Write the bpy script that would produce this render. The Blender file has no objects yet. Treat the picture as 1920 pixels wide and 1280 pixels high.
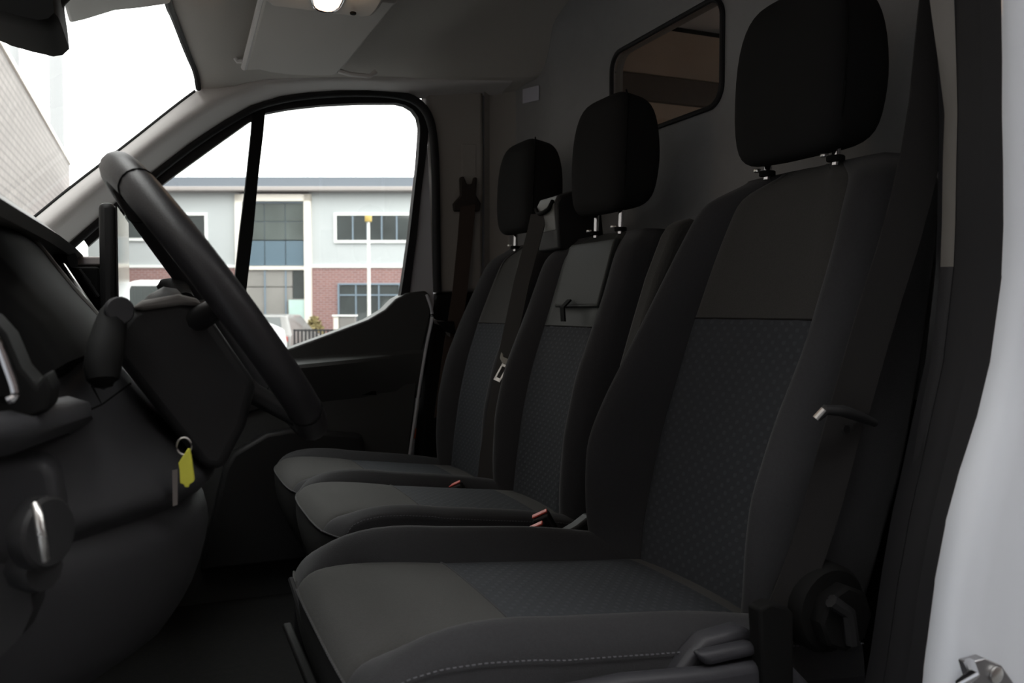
import bpy, bmesh, math, random
from mathutils import Vector as V, Matrix
random.seed(7)
SC = bpy.context.scene
COL = SC.collection

# ---------------------------------------------------------------- camera, sky, exposure
F = 1600.0
YAW = math.radians(22.7); PIT = math.radians(-2.1); CZ = 0.8
cam_d = bpy.data.cameras.new('camera'); cam = bpy.data.objects.new('camera', cam_d); COL.objects.link(cam)
cam.location = (0, 0, CZ)
cam.rotation_euler = (math.pi/2 + PIT, 0, -YAW)
cam_d.sensor_width = 36; cam_d.lens = 36*F/1920
cam_d.clip_start = 0.02; cam_d.clip_end = 500
cam_d.dof.use_dof = True; cam_d.dof.focus_distance = 1.45; cam_d.dof.aperture_fstop = 8.0
SC.camera = cam
w = bpy.data.worlds.new('overcast_sky'); SC.world = w; w.use_nodes = True
bg = w.node_tree.nodes['Background']; bg.inputs[0].default_value = (1.0, 0.992, 0.975, 1); bg.inputs[1].default_value = 4.6
SC.view_settings.view_transform = 'Standard'; SC.view_settings.look = 'None'
SC.view_settings.gamma = 1; SC.view_settings.use_curve_mapping = False
SC.view_settings.exposure = 0.0
SC.cycles.max_bounces = 8; SC.cycles.diffuse_bounces = 5; SC.cycles.transparent_max_bounces = 12
SC.cycles.use_denoising = True
SC.cycles.sample_clamp_indirect = 6

# ---------------------------------------------------------------- survey: turn a sight line into a point on a real plane
cy_, sy_, cp_, sp_ = math.cos(YAW), math.sin(YAW), math.cos(PIT), math.sin(PIT)
FW = V((sy_*cp_, cy_*cp_, sp_)); RT = V((cy_, -sy_, 0)); UP = V((-sy_*sp_, -cy_*sp_, cp_))
FH = V((sy_, cy_, 0))
def ray(px, py): return FW + RT*((px-960)/F) - UP*((py-640)/F)
def aty(px, py, y): r = ray(px, py); return V((0, 0, CZ)) + r*(y/r.y)
def atx(px, py, x): r = ray(px, py); return V((0, 0, CZ)) + r*(x/r.x)

# ---------------------------------------------------------------- materials
def mat(name, col, rough=0.6, metal=0.0, spec=0.5, noise=None, bump=None, coat=0.0, sheen=0.0):
    m = bpy.data.materials.new(name); m.use_nodes = True
    nt = m.node_tree; b = nt.nodes['Principled BSDF']
    b.inputs['Base Color'].default_value = (*col, 1); b.inputs['Roughness'].default_value = rough
    b.inputs['Metallic'].default_value = metal; b.inputs['Specular IOR Level'].default_value = spec
    b.inputs['Coat Weight'].default_value = coat
    b.inputs['Sheen Weight'].default_value = sheen; b.inputs['Sheen Roughness'].default_value = 0.4
    if noise or bump:
        tc = nt.nodes.new('ShaderNodeTexCoord')
        n = nt.nodes.new('ShaderNodeTexNoise'); nt.links.new(tc.outputs['Object'], n.inputs['Vector'])
        n.inputs['Detail'].default_value = 4
        if noise:
            n.inputs['Scale'].default_value = noise[0]
            mx = nt.nodes.new('ShaderNodeMixRGB'); mx.inputs[1].default_value = (*[c*(1-noise[1]) for c in col], 1)
            mx.inputs[2].default_value = (*[min(1, c*(1+noise[1])) for c in col], 1)
            nt.links.new(n.outputs['Fac'], mx.inputs[0]); nt.links.new(mx.outputs[0], b.inputs['Base Color'])
        if bump:
            n2 = nt.nodes.new('ShaderNodeTexNoise'); nt.links.new(tc.outputs['Object'], n2.inputs['Vector'])
            n2.inputs['Scale'].default_value = bump[0]; n2.inputs['Detail'].default_value = 2
            bp = nt.nodes.new('ShaderNodeBump'); bp.inputs['Strength'].default_value = bump[1]; bp.inputs['Distance'].default_value = 0.001
            nt.links.new(n2.outputs['Fac'], bp.inputs['Height']); nt.links.new(bp.outputs[0], b.inputs['Normal'])
    return m

def pattern_fabric(name, base, mark, p, q):
    m = mat(name, base, 0.85, spec=0.25)
    nt = m.node_tree; b = nt.nodes['Principled BSDF']
    uv = nt.nodes.new('ShaderNodeUVMap'); uv.uv_map = 'uv'
    sep = nt.nodes.new('ShaderNodeSeparateXYZ'); nt.links.new(uv.outputs[0], sep.inputs[0])
    def mth(op, a, bb=None):
        n = nt.nodes.new('ShaderNodeMath'); n.operation = op
        for i, v in enumerate((a, bb)):
            if v is None: continue
            if isinstance(v, (int, float)): n.inputs[i].default_value = v
            else: nt.links.new(v, n.inputs[i])
        return n.outputs[0]
    su = mth('SINE', mth('MULTIPLY', sep.outputs[0], math.pi*2/p))
    sv = mth('SINE', mth('MULTIPLY', sep.outputs[1], math.pi*2/q))
    pr = mth('MULTIPLY', su, sv)
    rmp = nt.nodes.new('ShaderNodeMapRange'); nt.links.new(pr, rmp.inputs[0])
    rmp.inputs[1].default_value = 0.25; rmp.inputs[2].default_value = 0.8
    tc = nt.nodes.new('ShaderNodeTexCoord'); n = nt.nodes.new('ShaderNodeTexNoise'); n.inputs['Scale'].default_value = 260
    nt.links.new(tc.outputs['Object'], n.inputs['Vector'])
    fac = mth('MULTIPLY', rmp.outputs[0], mth('ADD', mth('MULTIPLY', n.outputs['Fac'], 0.8), 0.5))
    mx = nt.nodes.new('ShaderNodeMixRGB'); mx.inputs[1].default_value = (*base, 1); mx.inputs[2].default_value = (*mark, 1)
    nt.links.new(fac, mx.inputs[0]); nt.links.new(mx.outputs[0], b.inputs['Base Color'])
    bp = nt.nodes.new('ShaderNodeBump'); bp.inputs['Strength'].default_value = 0.5; bp.inputs['Distance'].default_value = 0.0012
    nt.links.new(fac, bp.inputs['Height']); nt.links.new(bp.outputs[0], b.inputs['Normal'])
    return m

def glass_mat(name, tint=(1, 1, 1), refl=0.06, rough=0.02):
    m = bpy.data.materials.new(name); m.use_nodes = True; nt = m.node_tree
    for n in list(nt.nodes): nt.nodes.remove(n)
    o = nt.nodes.new('ShaderNodeOutputMaterial'); mix = nt.nodes.new('ShaderNodeMixShader')
    t = nt.nodes.new('ShaderNodeBsdfTransparent'); t.inputs[0].default_value = (*tint, 1)
    g = nt.nodes.new('ShaderNodeBsdfGlossy'); g.inputs['Roughness'].default_value = rough
    mix.inputs[0].default_value = refl
    nt.links.new(t.outputs[0], mix.inputs[1]); nt.links.new(g.outputs[0], mix.inputs[2]); nt.links.new(mix.outputs[0], o.inputs[0])
    return m

def emit_mat(name, col, s):
    m = bpy.data.materials.new(name); m.use_nodes = True; b = m.node_tree.nodes['Principled BSDF']
    b.inputs['Emission Color'].default_value = (*col, 1); b.inputs['Emission Strength'].default_value = s
    b.inputs['Base Color'].default_value = (*col, 1); return m

def brick_mat(name, c1, c2, mortar, scale, rough=0.9):
    m = mat(name, c1, rough); nt = m.node_tree; b = nt.nodes['Principled BSDF']
    uv = nt.nodes.new('ShaderNodeUVMap'); uv.uv_map = 'uv'
    br = nt.nodes.new('ShaderNodeTexBrick'); nt.links.new(uv.outputs[0], br.inputs['Vector'])
    br.inputs['Color1'].default_value = (*c1, 1); br.inputs['Color2'].default_value = (*c2, 1); br.inputs['Mortar'].default_value = (*mortar, 1)
    br.inputs['Scale'].default_value = scale; br.inputs['Brick Width'].default_value = 0.22; br.inputs['Row Height'].default_value = 0.08; br.inputs['Mortar Size'].default_value = 0.012
    nt.links.new(br.outputs['Color'], b.inputs['Base Color']); return m

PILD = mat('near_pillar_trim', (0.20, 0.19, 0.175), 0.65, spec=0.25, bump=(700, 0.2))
DOORM = mat('door_card_plastic', (0.055, 0.057, 0.057), 0.55, spec=0.35, bump=(700, 0.25))
FAB = mat('black_seat_cloth', (0.058, 0.057, 0.055), 0.9, spec=0.2, bump=(900, 0.5), noise=(420, 0.22), sheen=0.12)
FABS = mat('black_bolster_cloth', (0.040, 0.040, 0.043), 0.88, spec=0.22, bump=(900, 0.5), noise=(300, 0.15), sheen=0.12)
PAT = pattern_fabric('patterned_seat_cloth', (0.044, 0.048, 0.055), (0.060, 0.065, 0.073), 0.024, 0.019)
LEA = mat('black_vinyl', (0.034, 0.037, 0.036), 0.55, spec=0.35, bump=(500, 0.2))
HRF = mat('headrest_cloth', (0.016, 0.016, 0.016), 0.9, spec=0.15, bump=(900, 0.4))
SKT = mat('shaded_skirt_cloth', (0.030, 0.030, 0.033), 0.9, spec=0.2, bump=(900, 0.4))  # bolster cloth darkened, shade low on the cushions painted in
PLA = mat('black_plastic', (0.018, 0.018, 0.019), 0.5, spec=0.35, bump=(700, 0.25))
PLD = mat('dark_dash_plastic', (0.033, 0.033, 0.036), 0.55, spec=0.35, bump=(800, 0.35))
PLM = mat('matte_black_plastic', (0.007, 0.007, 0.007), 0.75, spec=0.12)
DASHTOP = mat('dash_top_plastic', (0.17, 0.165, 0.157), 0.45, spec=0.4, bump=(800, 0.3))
SILL = mat('seat_side_plastic', (0.040, 0.040, 0.046), 0.5, spec=0.4, bump=(800, 0.25))
RUB = mat('rubber_seal', (0.017, 0.017, 0.019), 0.6, spec=0.3)
LEATH = mat('wheel_rim_leather', (0.022, 0.021, 0.023), 0.42, spec=0.45, bump=(600, 0.25))
HEAD = mat('headliner_cloth', (0.60, 0.575, 0.54), 0.95, spec=0.1, bump=(700, 0.3), noise=(300, 0.06))
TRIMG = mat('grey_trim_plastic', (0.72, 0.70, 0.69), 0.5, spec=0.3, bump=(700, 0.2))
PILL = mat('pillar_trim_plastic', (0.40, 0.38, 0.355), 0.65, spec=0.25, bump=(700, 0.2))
BULK = mat('bulkhead_moulded_plastic', (0.33, 0.33, 0.333), 0.75, spec=0.2, bump=(350, 0.5), noise=(40, 0.05))
BELT = mat('belt_webbing', (0.050, 0.048, 0.046), 0.8, spec=0.2, bump=(1200, 0.5))
BELTD = mat('dark_belt_webbing', (0.020, 0.019, 0.019), 0.8, spec=0.2, bump=(1200, 0.5))
CHR = mat('chrome', (0.80, 0.80, 0.82), 0.12, metal=1)
STEEL = mat('brushed_steel', (0.75, 0.74, 0.72), 0.28, metal=1)
REDP = mat('red_button', (0.75, 0.10, 0.07), 0.4, spec=0.5)
YEL = mat('yellow_tag', (0.62, 0.60, 0.07), 0.45)
KEYM = mat('key_blade_metal', (0.42, 0.40, 0.38), 0.35, metal=1)
WHITE = mat('white_paint', (0.77, 0.81, 0.87), 0.3, spec=0.5, coat=0.4)
GPAINT = mat('grey_white_paint', (0.55, 0.56, 0.60), 0.4)
GLASS = glass_mat('window_glass', (0.97, 0.99, 0.98), 0.045)
GLASSB = glass_mat('bulkhead_glass', (0.85, 0.82, 0.78), 0.05)
LAMP = emit_mat('warm_lamp_glass', (1.0, 0.70, 0.52), 2.2)
STICK = mat('pale_sticker', (0.62, 0.62, 0.70), 0.5)
SCREEN = mat('screen_glass', (0.012, 0.012, 0.014), 0.08, spec=0.8)
ORANGE = mat('orange_label', (0.5, 0.09, 0.01), 0.6)
STITCH = mat('grey_thread', (0.085, 0.085, 0.095), 0.8)
CARPET = mat('floor_mat_rubber', (0.018, 0.018, 0.018), 0.85, spec=0.2, noise=(60, 0.3), bump=(200, 0.6))

# ---------------------------------------------------------------- mesh helpers
W = {}
class MB:
    def __init__(s): s.v = []; s.f = []; s.uv = {}
    def add(s, vs, fs):
        o = len(s.v); s.v += [V(p) for p in vs]; s.f += [tuple(i+o for i in f) for f in fs]; return s
    def box(s, lo, hi, org=None, ax=None):
        c = [(x, y, z) for x in (lo[0], hi[0]) for y in (lo[1], hi[1]) for z in (lo[2], hi[2])]
        if ax: c = [org + ax[0]*p[0] + ax[1]*p[1] + ax[2]*p[2] for p in c]
        return s.add(c, [(0, 1, 3, 2), (4, 6, 7, 5), (0, 4, 5, 1), (2, 3, 7, 6), (0, 2, 6, 4), (1, 5, 7, 3)])
    def prism(s, pts, off):
        n = len(pts); pts = [V(p) for p in pts]; off = V(off)
        return s.add(pts + [p+off for p in pts], [tuple(range(n)), tuple(range(2*n-1, n-1, -1))] + [(i, i+n, (i+1) % n+n, (i+1) % n) for i in range(n)])
    def loft(s, rings, closed=True, cap0=True, cap1=True):
        n = len(rings[0]); vs = [p for r in rings for p in r]; fs = []
        for i in range(len(rings)-1):
            for j in range(n if closed else n-1):
                a = i*n+j; b = i*n+(j+1) % n; fs.append((a, b, b+n, a+n))
        if closed and cap0: fs.append(tuple(range(n-1, -1, -1)))
        if closed and cap1: fs.append(tuple(range((len(rings)-1)*n, len(rings)*n)))
        return s.add(vs, fs)
    def tube(s, path, r, n=10, closed=False, r2=None, upv=(0, 0, 1)):
        path = [V(p) for p in path]; rings = []; m = len(path)
        for i, p in enumerate(path):
            d = (path[(i+1) % m]-path[i-1]) if closed else (path[min(i+1, m-1)]-path[max(i-1, 0)])
            d.normalize(); u = V(upv); a = d.cross(u)
            if a.length < 1e-4: a = d.cross(V((1, 0, 0)))
            a.normalize(); b = a.cross(d)
            ra = r[i] if isinstance(r, (list, tuple)) else r; rb = ra if r2 is None else r2
            rings.append([p + a*ra*math.cos(2*math.pi*k/n) + b*rb*math.sin(2*math.pi*k/n) for k in range(n)])
        if closed: rings.append(rings[0]); return s.loft(rings, True, False, False)
        return s.loft(rings)
    def ribbon(s, path, wv, t=0.0015):
        """flat strap: centre path, half-width vectors"""
        rings = []; path = [V(p) for p in path]
        for i, p in enumerate(path):
            d = path[min(i+1, len(path)-1)]-path[max(i-1, 0)]; wd = V(wv[i] if isinstance(wv, list) else wv)
            n = d.cross(wd); n.normalize(); n *= t
            rings.append([p-wd-n, p+wd-n, p+wd+n, p-wd+n])
        return s.loft(rings)
    def disc(s, c, axis, r, t, n=20, prof=None):
        c = V(c); axis = V(axis).normalized(); a = axis.orthogonal().normalized(); b = axis.cross(a)
        prof = prof or [(r*0.94, 0), (r, t*0.12), (r, t*0.85), (r*0.9, t)]
        return s.loft([[c + axis*h + (a*math.cos(2*math.pi*k/n) + b*math.sin(2*math.pi*k/n))*q for k in range(n)] for q, h in prof])

def obj(name, mb, m, parent=None, smooth=True, bevel=0.0, subsurf=0, uvf=None, angle=40):
    me = bpy.data.meshes.new(name)
    vs = mb.v
    off = V((0, 0, 0))
    if parent is None:
        lo = [min(p[i] for p in vs) for i in range(3)]; hi = [max(p[i] for p in vs) for i in range(3)]
        off = V(((lo[0]+hi[0])/2, (lo[1]+hi[1])/2, lo[2]))
    me.from_pydata([tuple(p-off) for p in vs], [], mb.f); me.update()
    bm = bmesh.new(); bm.from_mesh(me); bmesh.ops.recalc_face_normals(bm, faces=bm.faces); bm.to_mesh(me); bm.free()
    if uvf:
        l = me.uv_layers.new(name='uv')
        for lp in me.loops: l.data[lp.index].uv = uvf(me.vertices[lp.vertex_index].co + off)
    me.materials.append(m)
    if smooth: me.shade_smooth(); me.set_sharp_from_angle(angle=math.radians(angle))
    o = bpy.data.objects.new(name, me); COL.objects.link(o)
    if parent is None: o.location = off; W[o.name] = off
    else:
        o.parent = parent; o.matrix_parent_inverse = Matrix.Translation(-W[parent.name]); W[o.name] = V((0, 0, 0))
    if bevel:
        b = o.modifiers.new('bevel', 'BEVEL'); b.width = bevel; b.segments = 3; b.limit_method = 'ANGLE'; b.angle_limit = math.radians(35)
    if subsurf:
        b = o.modifiers.new('subsurf', 'SUBSURF'); b.levels = subsurf; b.render_levels = subsurf; b.boundary_smooth = 'PRESERVE_CORNERS'
    return o
def thing(name, label, cat, loc, group=None):
    o = bpy.data.objects.new(name, None); COL.objects.link(o); o.location = loc; o.empty_display_size = 0.05
    W[o.name] = V(loc); o['label'] = label; o['category'] = cat
    if group: o['group'] = group
    return o
def tag(o, label, cat, group=None):
    o['label'] = label; o['category'] = cat
    if group: o['group'] = group
    return o
def struct(o, label=None):
    o['kind'] = 'structure'
    if label: o['label'] = label
    return o
def lerp(a, b, t): return a+(b-a)*t
def interp(tab, x):
    if x <= tab[0][0]: return tab[0][1]
    for (a, fa), (b, fb) in zip(tab, tab[1:]):
        if x <= b: return lerp(fa, fb, (x-a)/(b-a))
    return tab[-1][1]
def sm(t): t = max(0, min(1, t)); return t*t*(3-2*t)
def poly_smooth(pts, n=2):
    """Chaikin corner cutting, ends kept"""
    for _ in range(n):
        q = [pts[0]]
        for a, b in zip(pts, pts[1:]): q += [a*0.75+b*0.25, a*0.25+b*0.75]
        q.append(pts[-1]); pts = q
    return pts
def resample(pts, n):
    L = [0]
    for a, b in zip(pts, pts[1:]): L.append(L[-1]+(b-a).length)
    out = []
    for i in range(n):
        t = L[-1]*i/(n-1); k = 0
        while k < len(L)-2 and L[k+1] < t: k += 1
        out.append(pts[k].lerp(pts[k+1], (t-L[k])/max(1e-9, L[k+1]-L[k])))
    return out

# ================================================================ STRUCTURE: the cab shell
YP = 2.45      # inner face of the passenger door
YD = 0.60      # driver's door opening
# floor
fl = obj('floor', MB().box((-0.75, 0.56, -0.05), (1.16, 2.448, 0.0)), CARPET, smooth=False); struct(fl)
# sill step along the driver's opening
struct(obj('trim_1', MB().box((-0.4, 0.55, -0.35), (0.95, 0.66, 0.02)), PLM, bevel=0.01, smooth=False))

# headliner: a sheet from the windscreen edge back to the bulkhead
hdr_half = [aty(375, 165, 2.35), aty(371, 135, 2.28), aty(355, 100, 2.15), aty(330, 30, 1.85), aty(318, 5, 1.65)]
hdr = [p.copy() for p in hdr_half] + [V((hdr_half[-1].x, 1.49, hdr_half[-1].z-0.002))]
hdr += [V((p.x, 2.98-p.y, p.z)) for p in reversed(hdr_half)]
hdr = poly_smooth(hdr, 2)
CEN = [(0.0, 1.36), (0.06, 1.385), (0.12, 1.41), (0.22, 1.445), (0.45, 1.475), (0.7, 1.53), (0.9, 1.62), (1.0, 1.66), (1.14, 1.69)]
SID = [(0.0, 1.34), (0.115, 1.385), (0.2, 1.40), (0.35, 1.425), (0.6, 1.455), (0.8, 1.465), (1.0, 1.48), (1.14, 1.50)]
def ceil_z(x, y):
    d = abs(y-1.49)
    return lerp(interp(CEN, x), interp(SID, x), sm((d-0.62)/0.27))
rings = []
for p in hdr:
    row = [p]
    for i in range(1, 25):
        t = i/24; x = lerp(p.x, 1.14, t); z = ceil_z(x, p.y)
        z = lerp(p.z, z, sm(t*6))
        row.append(V((x, p.y, z)))
    rings.append(row)
e0 = [V((q.x, 2.47, interp(SID, q.x)-0.01)) for q in rings[0]]; e1 = [V((q.x, 0.52, q.z)) for q in e0]
mb = MB().loft([e0]+rings+[e1], closed=False)
up = [[q+V((0, 0, 0.03)) for q in r] for r in [e0]+rings+[e1]]
mb.loft(up, closed=False)
ceiling = struct(obj('ceiling', mb, HEAD, angle=60))
# roof skin above
struct(obj('roof', MB().box((-0.05, 0.5, 1.74), (4.2, 2.52, 1.78)), WHITE, smooth=False))
# windscreen black edge band around the headliner front
obj('windscreen_seal', MB().tube([p+V((-0.004, 0, -0.002)) for p in hdr], 0.007, 8), RUB, ceiling)
# headliner seam line beside the header panel
seam = [aty(365, 0, 1.72), aty(375, 45, 1.9), aty(392, 90, 2.08), aty(412, 128, 2.2)]
obj('headliner_seam', MB().tube([V((p.x+0.01, p.y, ceil_z(p.x+0.01, p.y)-0.001)) for p in seam], 0.0016, 6), PILL, ceiling)

# windscreen
base = []
for p in hdr:
    d = (p.y-1.49)/0.86
    base.append(V((-0.40-0.22*(1-d*d), 1.49+d*0.92, 0.93)))
ws = MB().loft([hdr, [h.lerp(b, 0.5)+V((-0.015, 0, 0.02)) for h, b in zip(hdr, base)], base], closed=False)
struct(obj('window_1', ws, GLASS, angle=80))

# bonnet and wings in front of the windscreen
bon = []
for d in [i/6-1 for i in range(13)]:
    xb = -0.40-0.22*(1-d*d)
    bon.append([V((xb+0.02, 1.49+d*0.95, 0.90)), V((xb-0.3, 1.49+d*0.95, 0.84)), V((xb-0.75, 1.49+d*0.9, 0.66)), V((xb-0.95, 1.49+d*0.86, 0.35)), V((xb-1.0, 1.49+d*0.85, -0.4))])
struct(obj('bonnet', MB().loft(bon, closed=False), WHITE, angle=60))

# firewall and kick panels
struct(obj('wall_front', MB().box((-0.62, 0.6, -0.05), (-0.58, 2.46, 0.92)), PLM, smooth=False))
struct(obj('wall_left', MB().box((-0.62, 0.56, -0.3), (-0.40, 0.62, 0.95)), PLM, smooth=False))

# passenger-side A pillar and cant rail trim, from windscreen edge to door seal
SEAL = [(120, 470), (165, 430), (232, 372), (300, 316), (360, 270), (420, 230), (480, 197), (530, 184), (580, 177), (640, 173), (700, 173), (750, 177), (785, 190), (806, 218), (814, 262), (817, 330), (818, 440), (820, 548)]
seal3 = [aty(x, y, 2.44) for x, y in SEAL]
top3 = [aty(20, 446, 2.35), aty(65, 410, 2.35), aty(135, 352, 2.35), aty(210, 295, 2.35), aty(270, 248, 2.35), aty(330, 200, 2.35), aty(368, 172, 2.35)]
lo3 = resample(seal3[:12]+[aty(800, 176, 2.44), aty(860, 174, 2.44), aty(945, 169, 2.44)], 34)
tp = resample(poly_smooth(top3, 2), 17)
tp2 = []
for i in range(17):
    x = lerp(tp[-1].x, lo3[-1].x, (i+1)/17); tp2.append(V((x, 2.37, max(tp[-1].z, ceil_z(x, 2.37)+0.004))))
tp = tp + tp2
rr = []
for k in range(9):
    t = k/8
    rr.append([V((lerp(a.x, b.x, t), lerp(a.y, b.y, t) - lerp(0.060, 0.022, sm((i_-12)/8))*(1-abs(1-min(1.0, t/0.45) if t < 0.45 else (t-0.45)/0.55)**1.4), lerp(a.z, b.z, t) )) for i_, (a, b) in enumerate(zip(tp, lo3))])
rr = [[p+V((-0.004, 0.02, 0.004)) for p in tp]] + rr + [[p+V((0.004, 0.03, -0.006)) for p in lo3]]
struct(obj('trim_2', MB().loft(rr, closed=False), TRIMG, angle=75))
obj('windscreen_side_seal', MB().tube([p+V((-0.002, 0.004, 0.003)) for p in tp[:17]], 0.0042, 6), RUB, bpy.data.objects['trim_2'])
# outer body rail above door
struct(obj('trim_3', MB().loft([[p+V((0, 0.09, 0.012)) for p in lo3], [a_.lerp(b_, 0.5)+V((0, 0.11, 0)) for a_, b_ in zip(tp, lo3)], [V((p.x+0.006, 2.42, p.z-0.004)) for p in tp]], closed=False), WHITE))

# B pillar trim on the passenger side (grey above, black below)
bp = [aty(798, 130, YP), aty(906, 130, YP), aty(908, 300, YP), aty(905, 548, YP), aty(816, 548, YP), aty(812, 330, YP), aty(803, 215, YP)]
pil = struct(obj('trim_4', MB().prism(bp, (0, 0.07, 0)), PILL, bevel=0.012))
obj('height_adjuster_slot', MB().prism([aty(866, 270, YP-0.002), aty(893, 270, YP-0.002), aty(893, 330, YP-0.002), aty(866, 330, YP-0.002)], (0, 0.004, 0)), PILL, pil, bevel=0.002)
obj('pillar_lower_trim', MB().prism([aty(822, 549, YP-0.01), aty(935, 549, YP-0.01), V((1.0, YP-0.01, 0.0)), V((0.70, YP-0.01, 0.0)), aty(800, 700, YP-0.01)], (0, 0.08, 0)), PLM, pil, bevel=0.008)
sidep = [[aty(908, 150, 2.44), aty(908, 560, 2.44)], [aty(918, 150, 2.47), aty(918, 560, 2.47)], [V((1.02, 2.465, 1.56)), V((1.02, 2.465, 0.7))], [V((1.10, 2.43, 1.58)), V((1.10, 2.43, 0.7))]]
struct(obj('wall_right', MB().loft(sidep, closed=False), PILL))
struct(obj('trim_5', MB().prism([V((0.70, 2.50, 0.0)), V((1.2, 2.50, 0.0)), V((1.2, 2.50, 1.76)), V((0.80, 2.50, 1.70)), V((0.80, 2.50, 0.9))], (0, 0.04, 0)), WHITE, smooth=False))

# bulkhead with window
wy0, wy1, wz0, wz1 = 1.515, 1.99, 1.238, 1.468
def rrect(y0, y1, z0, z1, r, n=8):
    out = []
    for cx, cz, a0 in ((y1-r, z1-r, 0), (y0+r, z1-r, 90), (y0+r, z0+r, 180), (y1-r, z0+r, 270)):
        for k in range(n+1):
            a = math.radians(a0+90*k/n); out.append((cx+r*math.cos(a), cz+r*math.sin(a)))
    return out
def bulk_x(y, z):
    x = 1.12
    x -= 0.05*sm((y-2.12)/0.10)            # moulded step at the passenger side
    x -= 0.03*sm((y-2.34)/0.10)
    x += 0.012*sm((y-1.98)/0.06)*(1-sm((y-2.08)/0.06))
    x -= 0.02*sm((1.2-z)/0.12)*sm((z-0.2)/0.1)
    x -= 0.03*sm((z-1.52)/0.15)
    return x
inner = rrect(wy0, wy1, wz0, wz1, 0.045)
cyy, czz = (wy0+wy1)/2, (wz0+wz1)/2
def to_outer(p):
    dy, dz = p[0]-cyy, p[1]-czz; ts = []
    if dy > 0: ts.append((2.46-cyy)/dy)
    if dy < 0: ts.append((0.56-cyy)/dy)
    if dz > 0: ts.append((1.74-czz)/dz)
    if dz < 0: ts.append((-0.02-czz)/dz)
    t = min(ts); return (cyy+dy*t, czz+dz*t)
# denser ring so that the corners of the outer rectangle are met
ring = []
for i in range(len(inner)):
    a, b = inner[i], inner[(i+1) % len(inner)]
    m_ = 10 if math.hypot(b[0]-a[0], b[1]-a[1]) > 0.05 else 2
    for k in range(m_): ring.append((lerp(a[0], b[0], k/m_), lerp(a[1], b[1], k/m_)))
rgs = []
for k, t in enumerate([0, 0.01, 0.03, 0.06, 0.1, 0.15, 0.2, 0.26, 0.32, 0.4, 0.5, 0.6, 0.7, 0.8, 0.9, 1.0]):
    r_ = []
    for p in ring:
        o = to_outer(p); y, z = lerp(p[0], o[0], t), lerp(p[1], o[1], t)
        r_.append(V((bulk_x(y, z), y, z)))
    rgs.append(r_)
rgs = [[V((1.15, p[0], p[1])) for p in ring]] + rgs
bulk = struct(obj('wall_rear', MB().loft(rgs, True, False, False), BULK, angle=50))
obj('window_seal', MB().tube([V((1.116, p[0], p[1])) for p in ring], 0.006, 8, closed=True, upv=(1, 0, 0)), RUB, bulk)
pane = struct(obj('window_2', MB().prism([V((1.125, p[0], p[1])) for p in ring], (0.005, 0, 0)), GLASSB, smooth=False))
lowb = MB().loft([[V((bulk_x(y, z)-0.004, y, z)) for y in [0.60+0.06*i for i in range(31)]] for z in [0.0, 0.2, 0.4, 0.5, 0.6, 0.66]], closed=False)
obj('lower_shade_sheet', lowb, PLM, bulk)  # black sheet painting in the seats' shade on the lower bulkhead
st = aty(0, 0, 1)
q = [aty(984, 158, 2.40), aty(1004, 149, 2.36), aty(1005, 183, 2.36), aty(985, 192, 2.40)]
q = [V((bulk_x(p.y, p.z)-0.002, p.y, p.z)) for p in q]
q = [V((1.038, 2.395, 1.468)), V((1.038, 2.395, 1.425)), V((1.064, 2.335, 1.425)), V((1.064, 2.335, 1.468))]
tag(obj('sticker', MB().prism(q, (-0.0015, -0.0005, 0)), STICK, smooth=False), 'small pale warning sticker on the grey bulkhead beside the pillar', 'sticker')

# cargo bay behind the bulkhead, lined with brown plywood and dark rails
RAILM = mat('dark_brown_rail', (0.13, 0.105, 0.09), 0.8)
PLY = mat('brown_plywood', (0.60, 0.48, 0.39), 0.8, noise=(5, 0.25))
cargo = struct(obj('wall_cargo', MB().box((1.16, 2.44, 0.0), (4.0, 2.50, 1.74)), PLM, smooth=False))
for z0, z1 in ((0.02, 0.98), (1.02, 1.36), (1.41, 1.48), (1.57, 1.72)):
    for x0, x1 in ((1.2, 2.1), (2.11, 3.1), (3.11, 3.98)):
        obj('plywood_panel', MB().box((x0, 2.425, z0), (x1, 2.44, z1)), PLY, cargo, smooth=False, bevel=0.002)
for z, hh in ((1.385, 0.022), (1.525, 0.042)):
    obj('lashing_rail', MB().box((1.2, 2.42, z-hh), (3.98, 2.44, z+hh)), RAILM, cargo, smooth=False, bevel=0.004)
struct(obj('floor_cargo', MB().box((1.16, 0.56, -0.05), (4.0, 2.5, 0.0)), PLY, smooth=False))
struct(obj('wall_cargo_left', MB().box((1.0, 0.50, -0.4), (4.0, 0.56, 1.74)), WHITE, smooth=False))
rear = MB().box((4.0, 0.5, -0.4), (4.04, 2.5, 0.95)).box((4.0, 0.5, 1.5), (4.04, 2.5, 1.76)).box((4.0, 0.5, 0.95), (4.04, 0.75, 1.5)).box((4.0, 2.25, 0.95), (4.04, 2.5, 1.5)).box((4.0, 1.4, 0.95), (4.04, 1.6, 1.5))
struct(obj('door_3', rear, WHITE, smooth=False))

# ---------------------------------------------------------------- passenger door (door_1)
top = [(300, 700), (440, 690), (525, 660), (610, 629), (690, 599), (722, 580), (742, 560), (762, 549), (798, 545), (806, 552), (808, 590), (800, 625), (791, 665), (781, 730), (774, 795), (766, 866)]
card = [aty(x, y, YP) for x, y in top] + [V((0.67, YP, 0.0)), V((0.66, YP, -0.06)), V((-0.35, YP, -0.06)), V((-0.40, YP, 0.66))]
door = struct(obj('door_1', MB().prism(card, (0, 0.075, 0)), DOORM, bevel=0.006))
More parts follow.
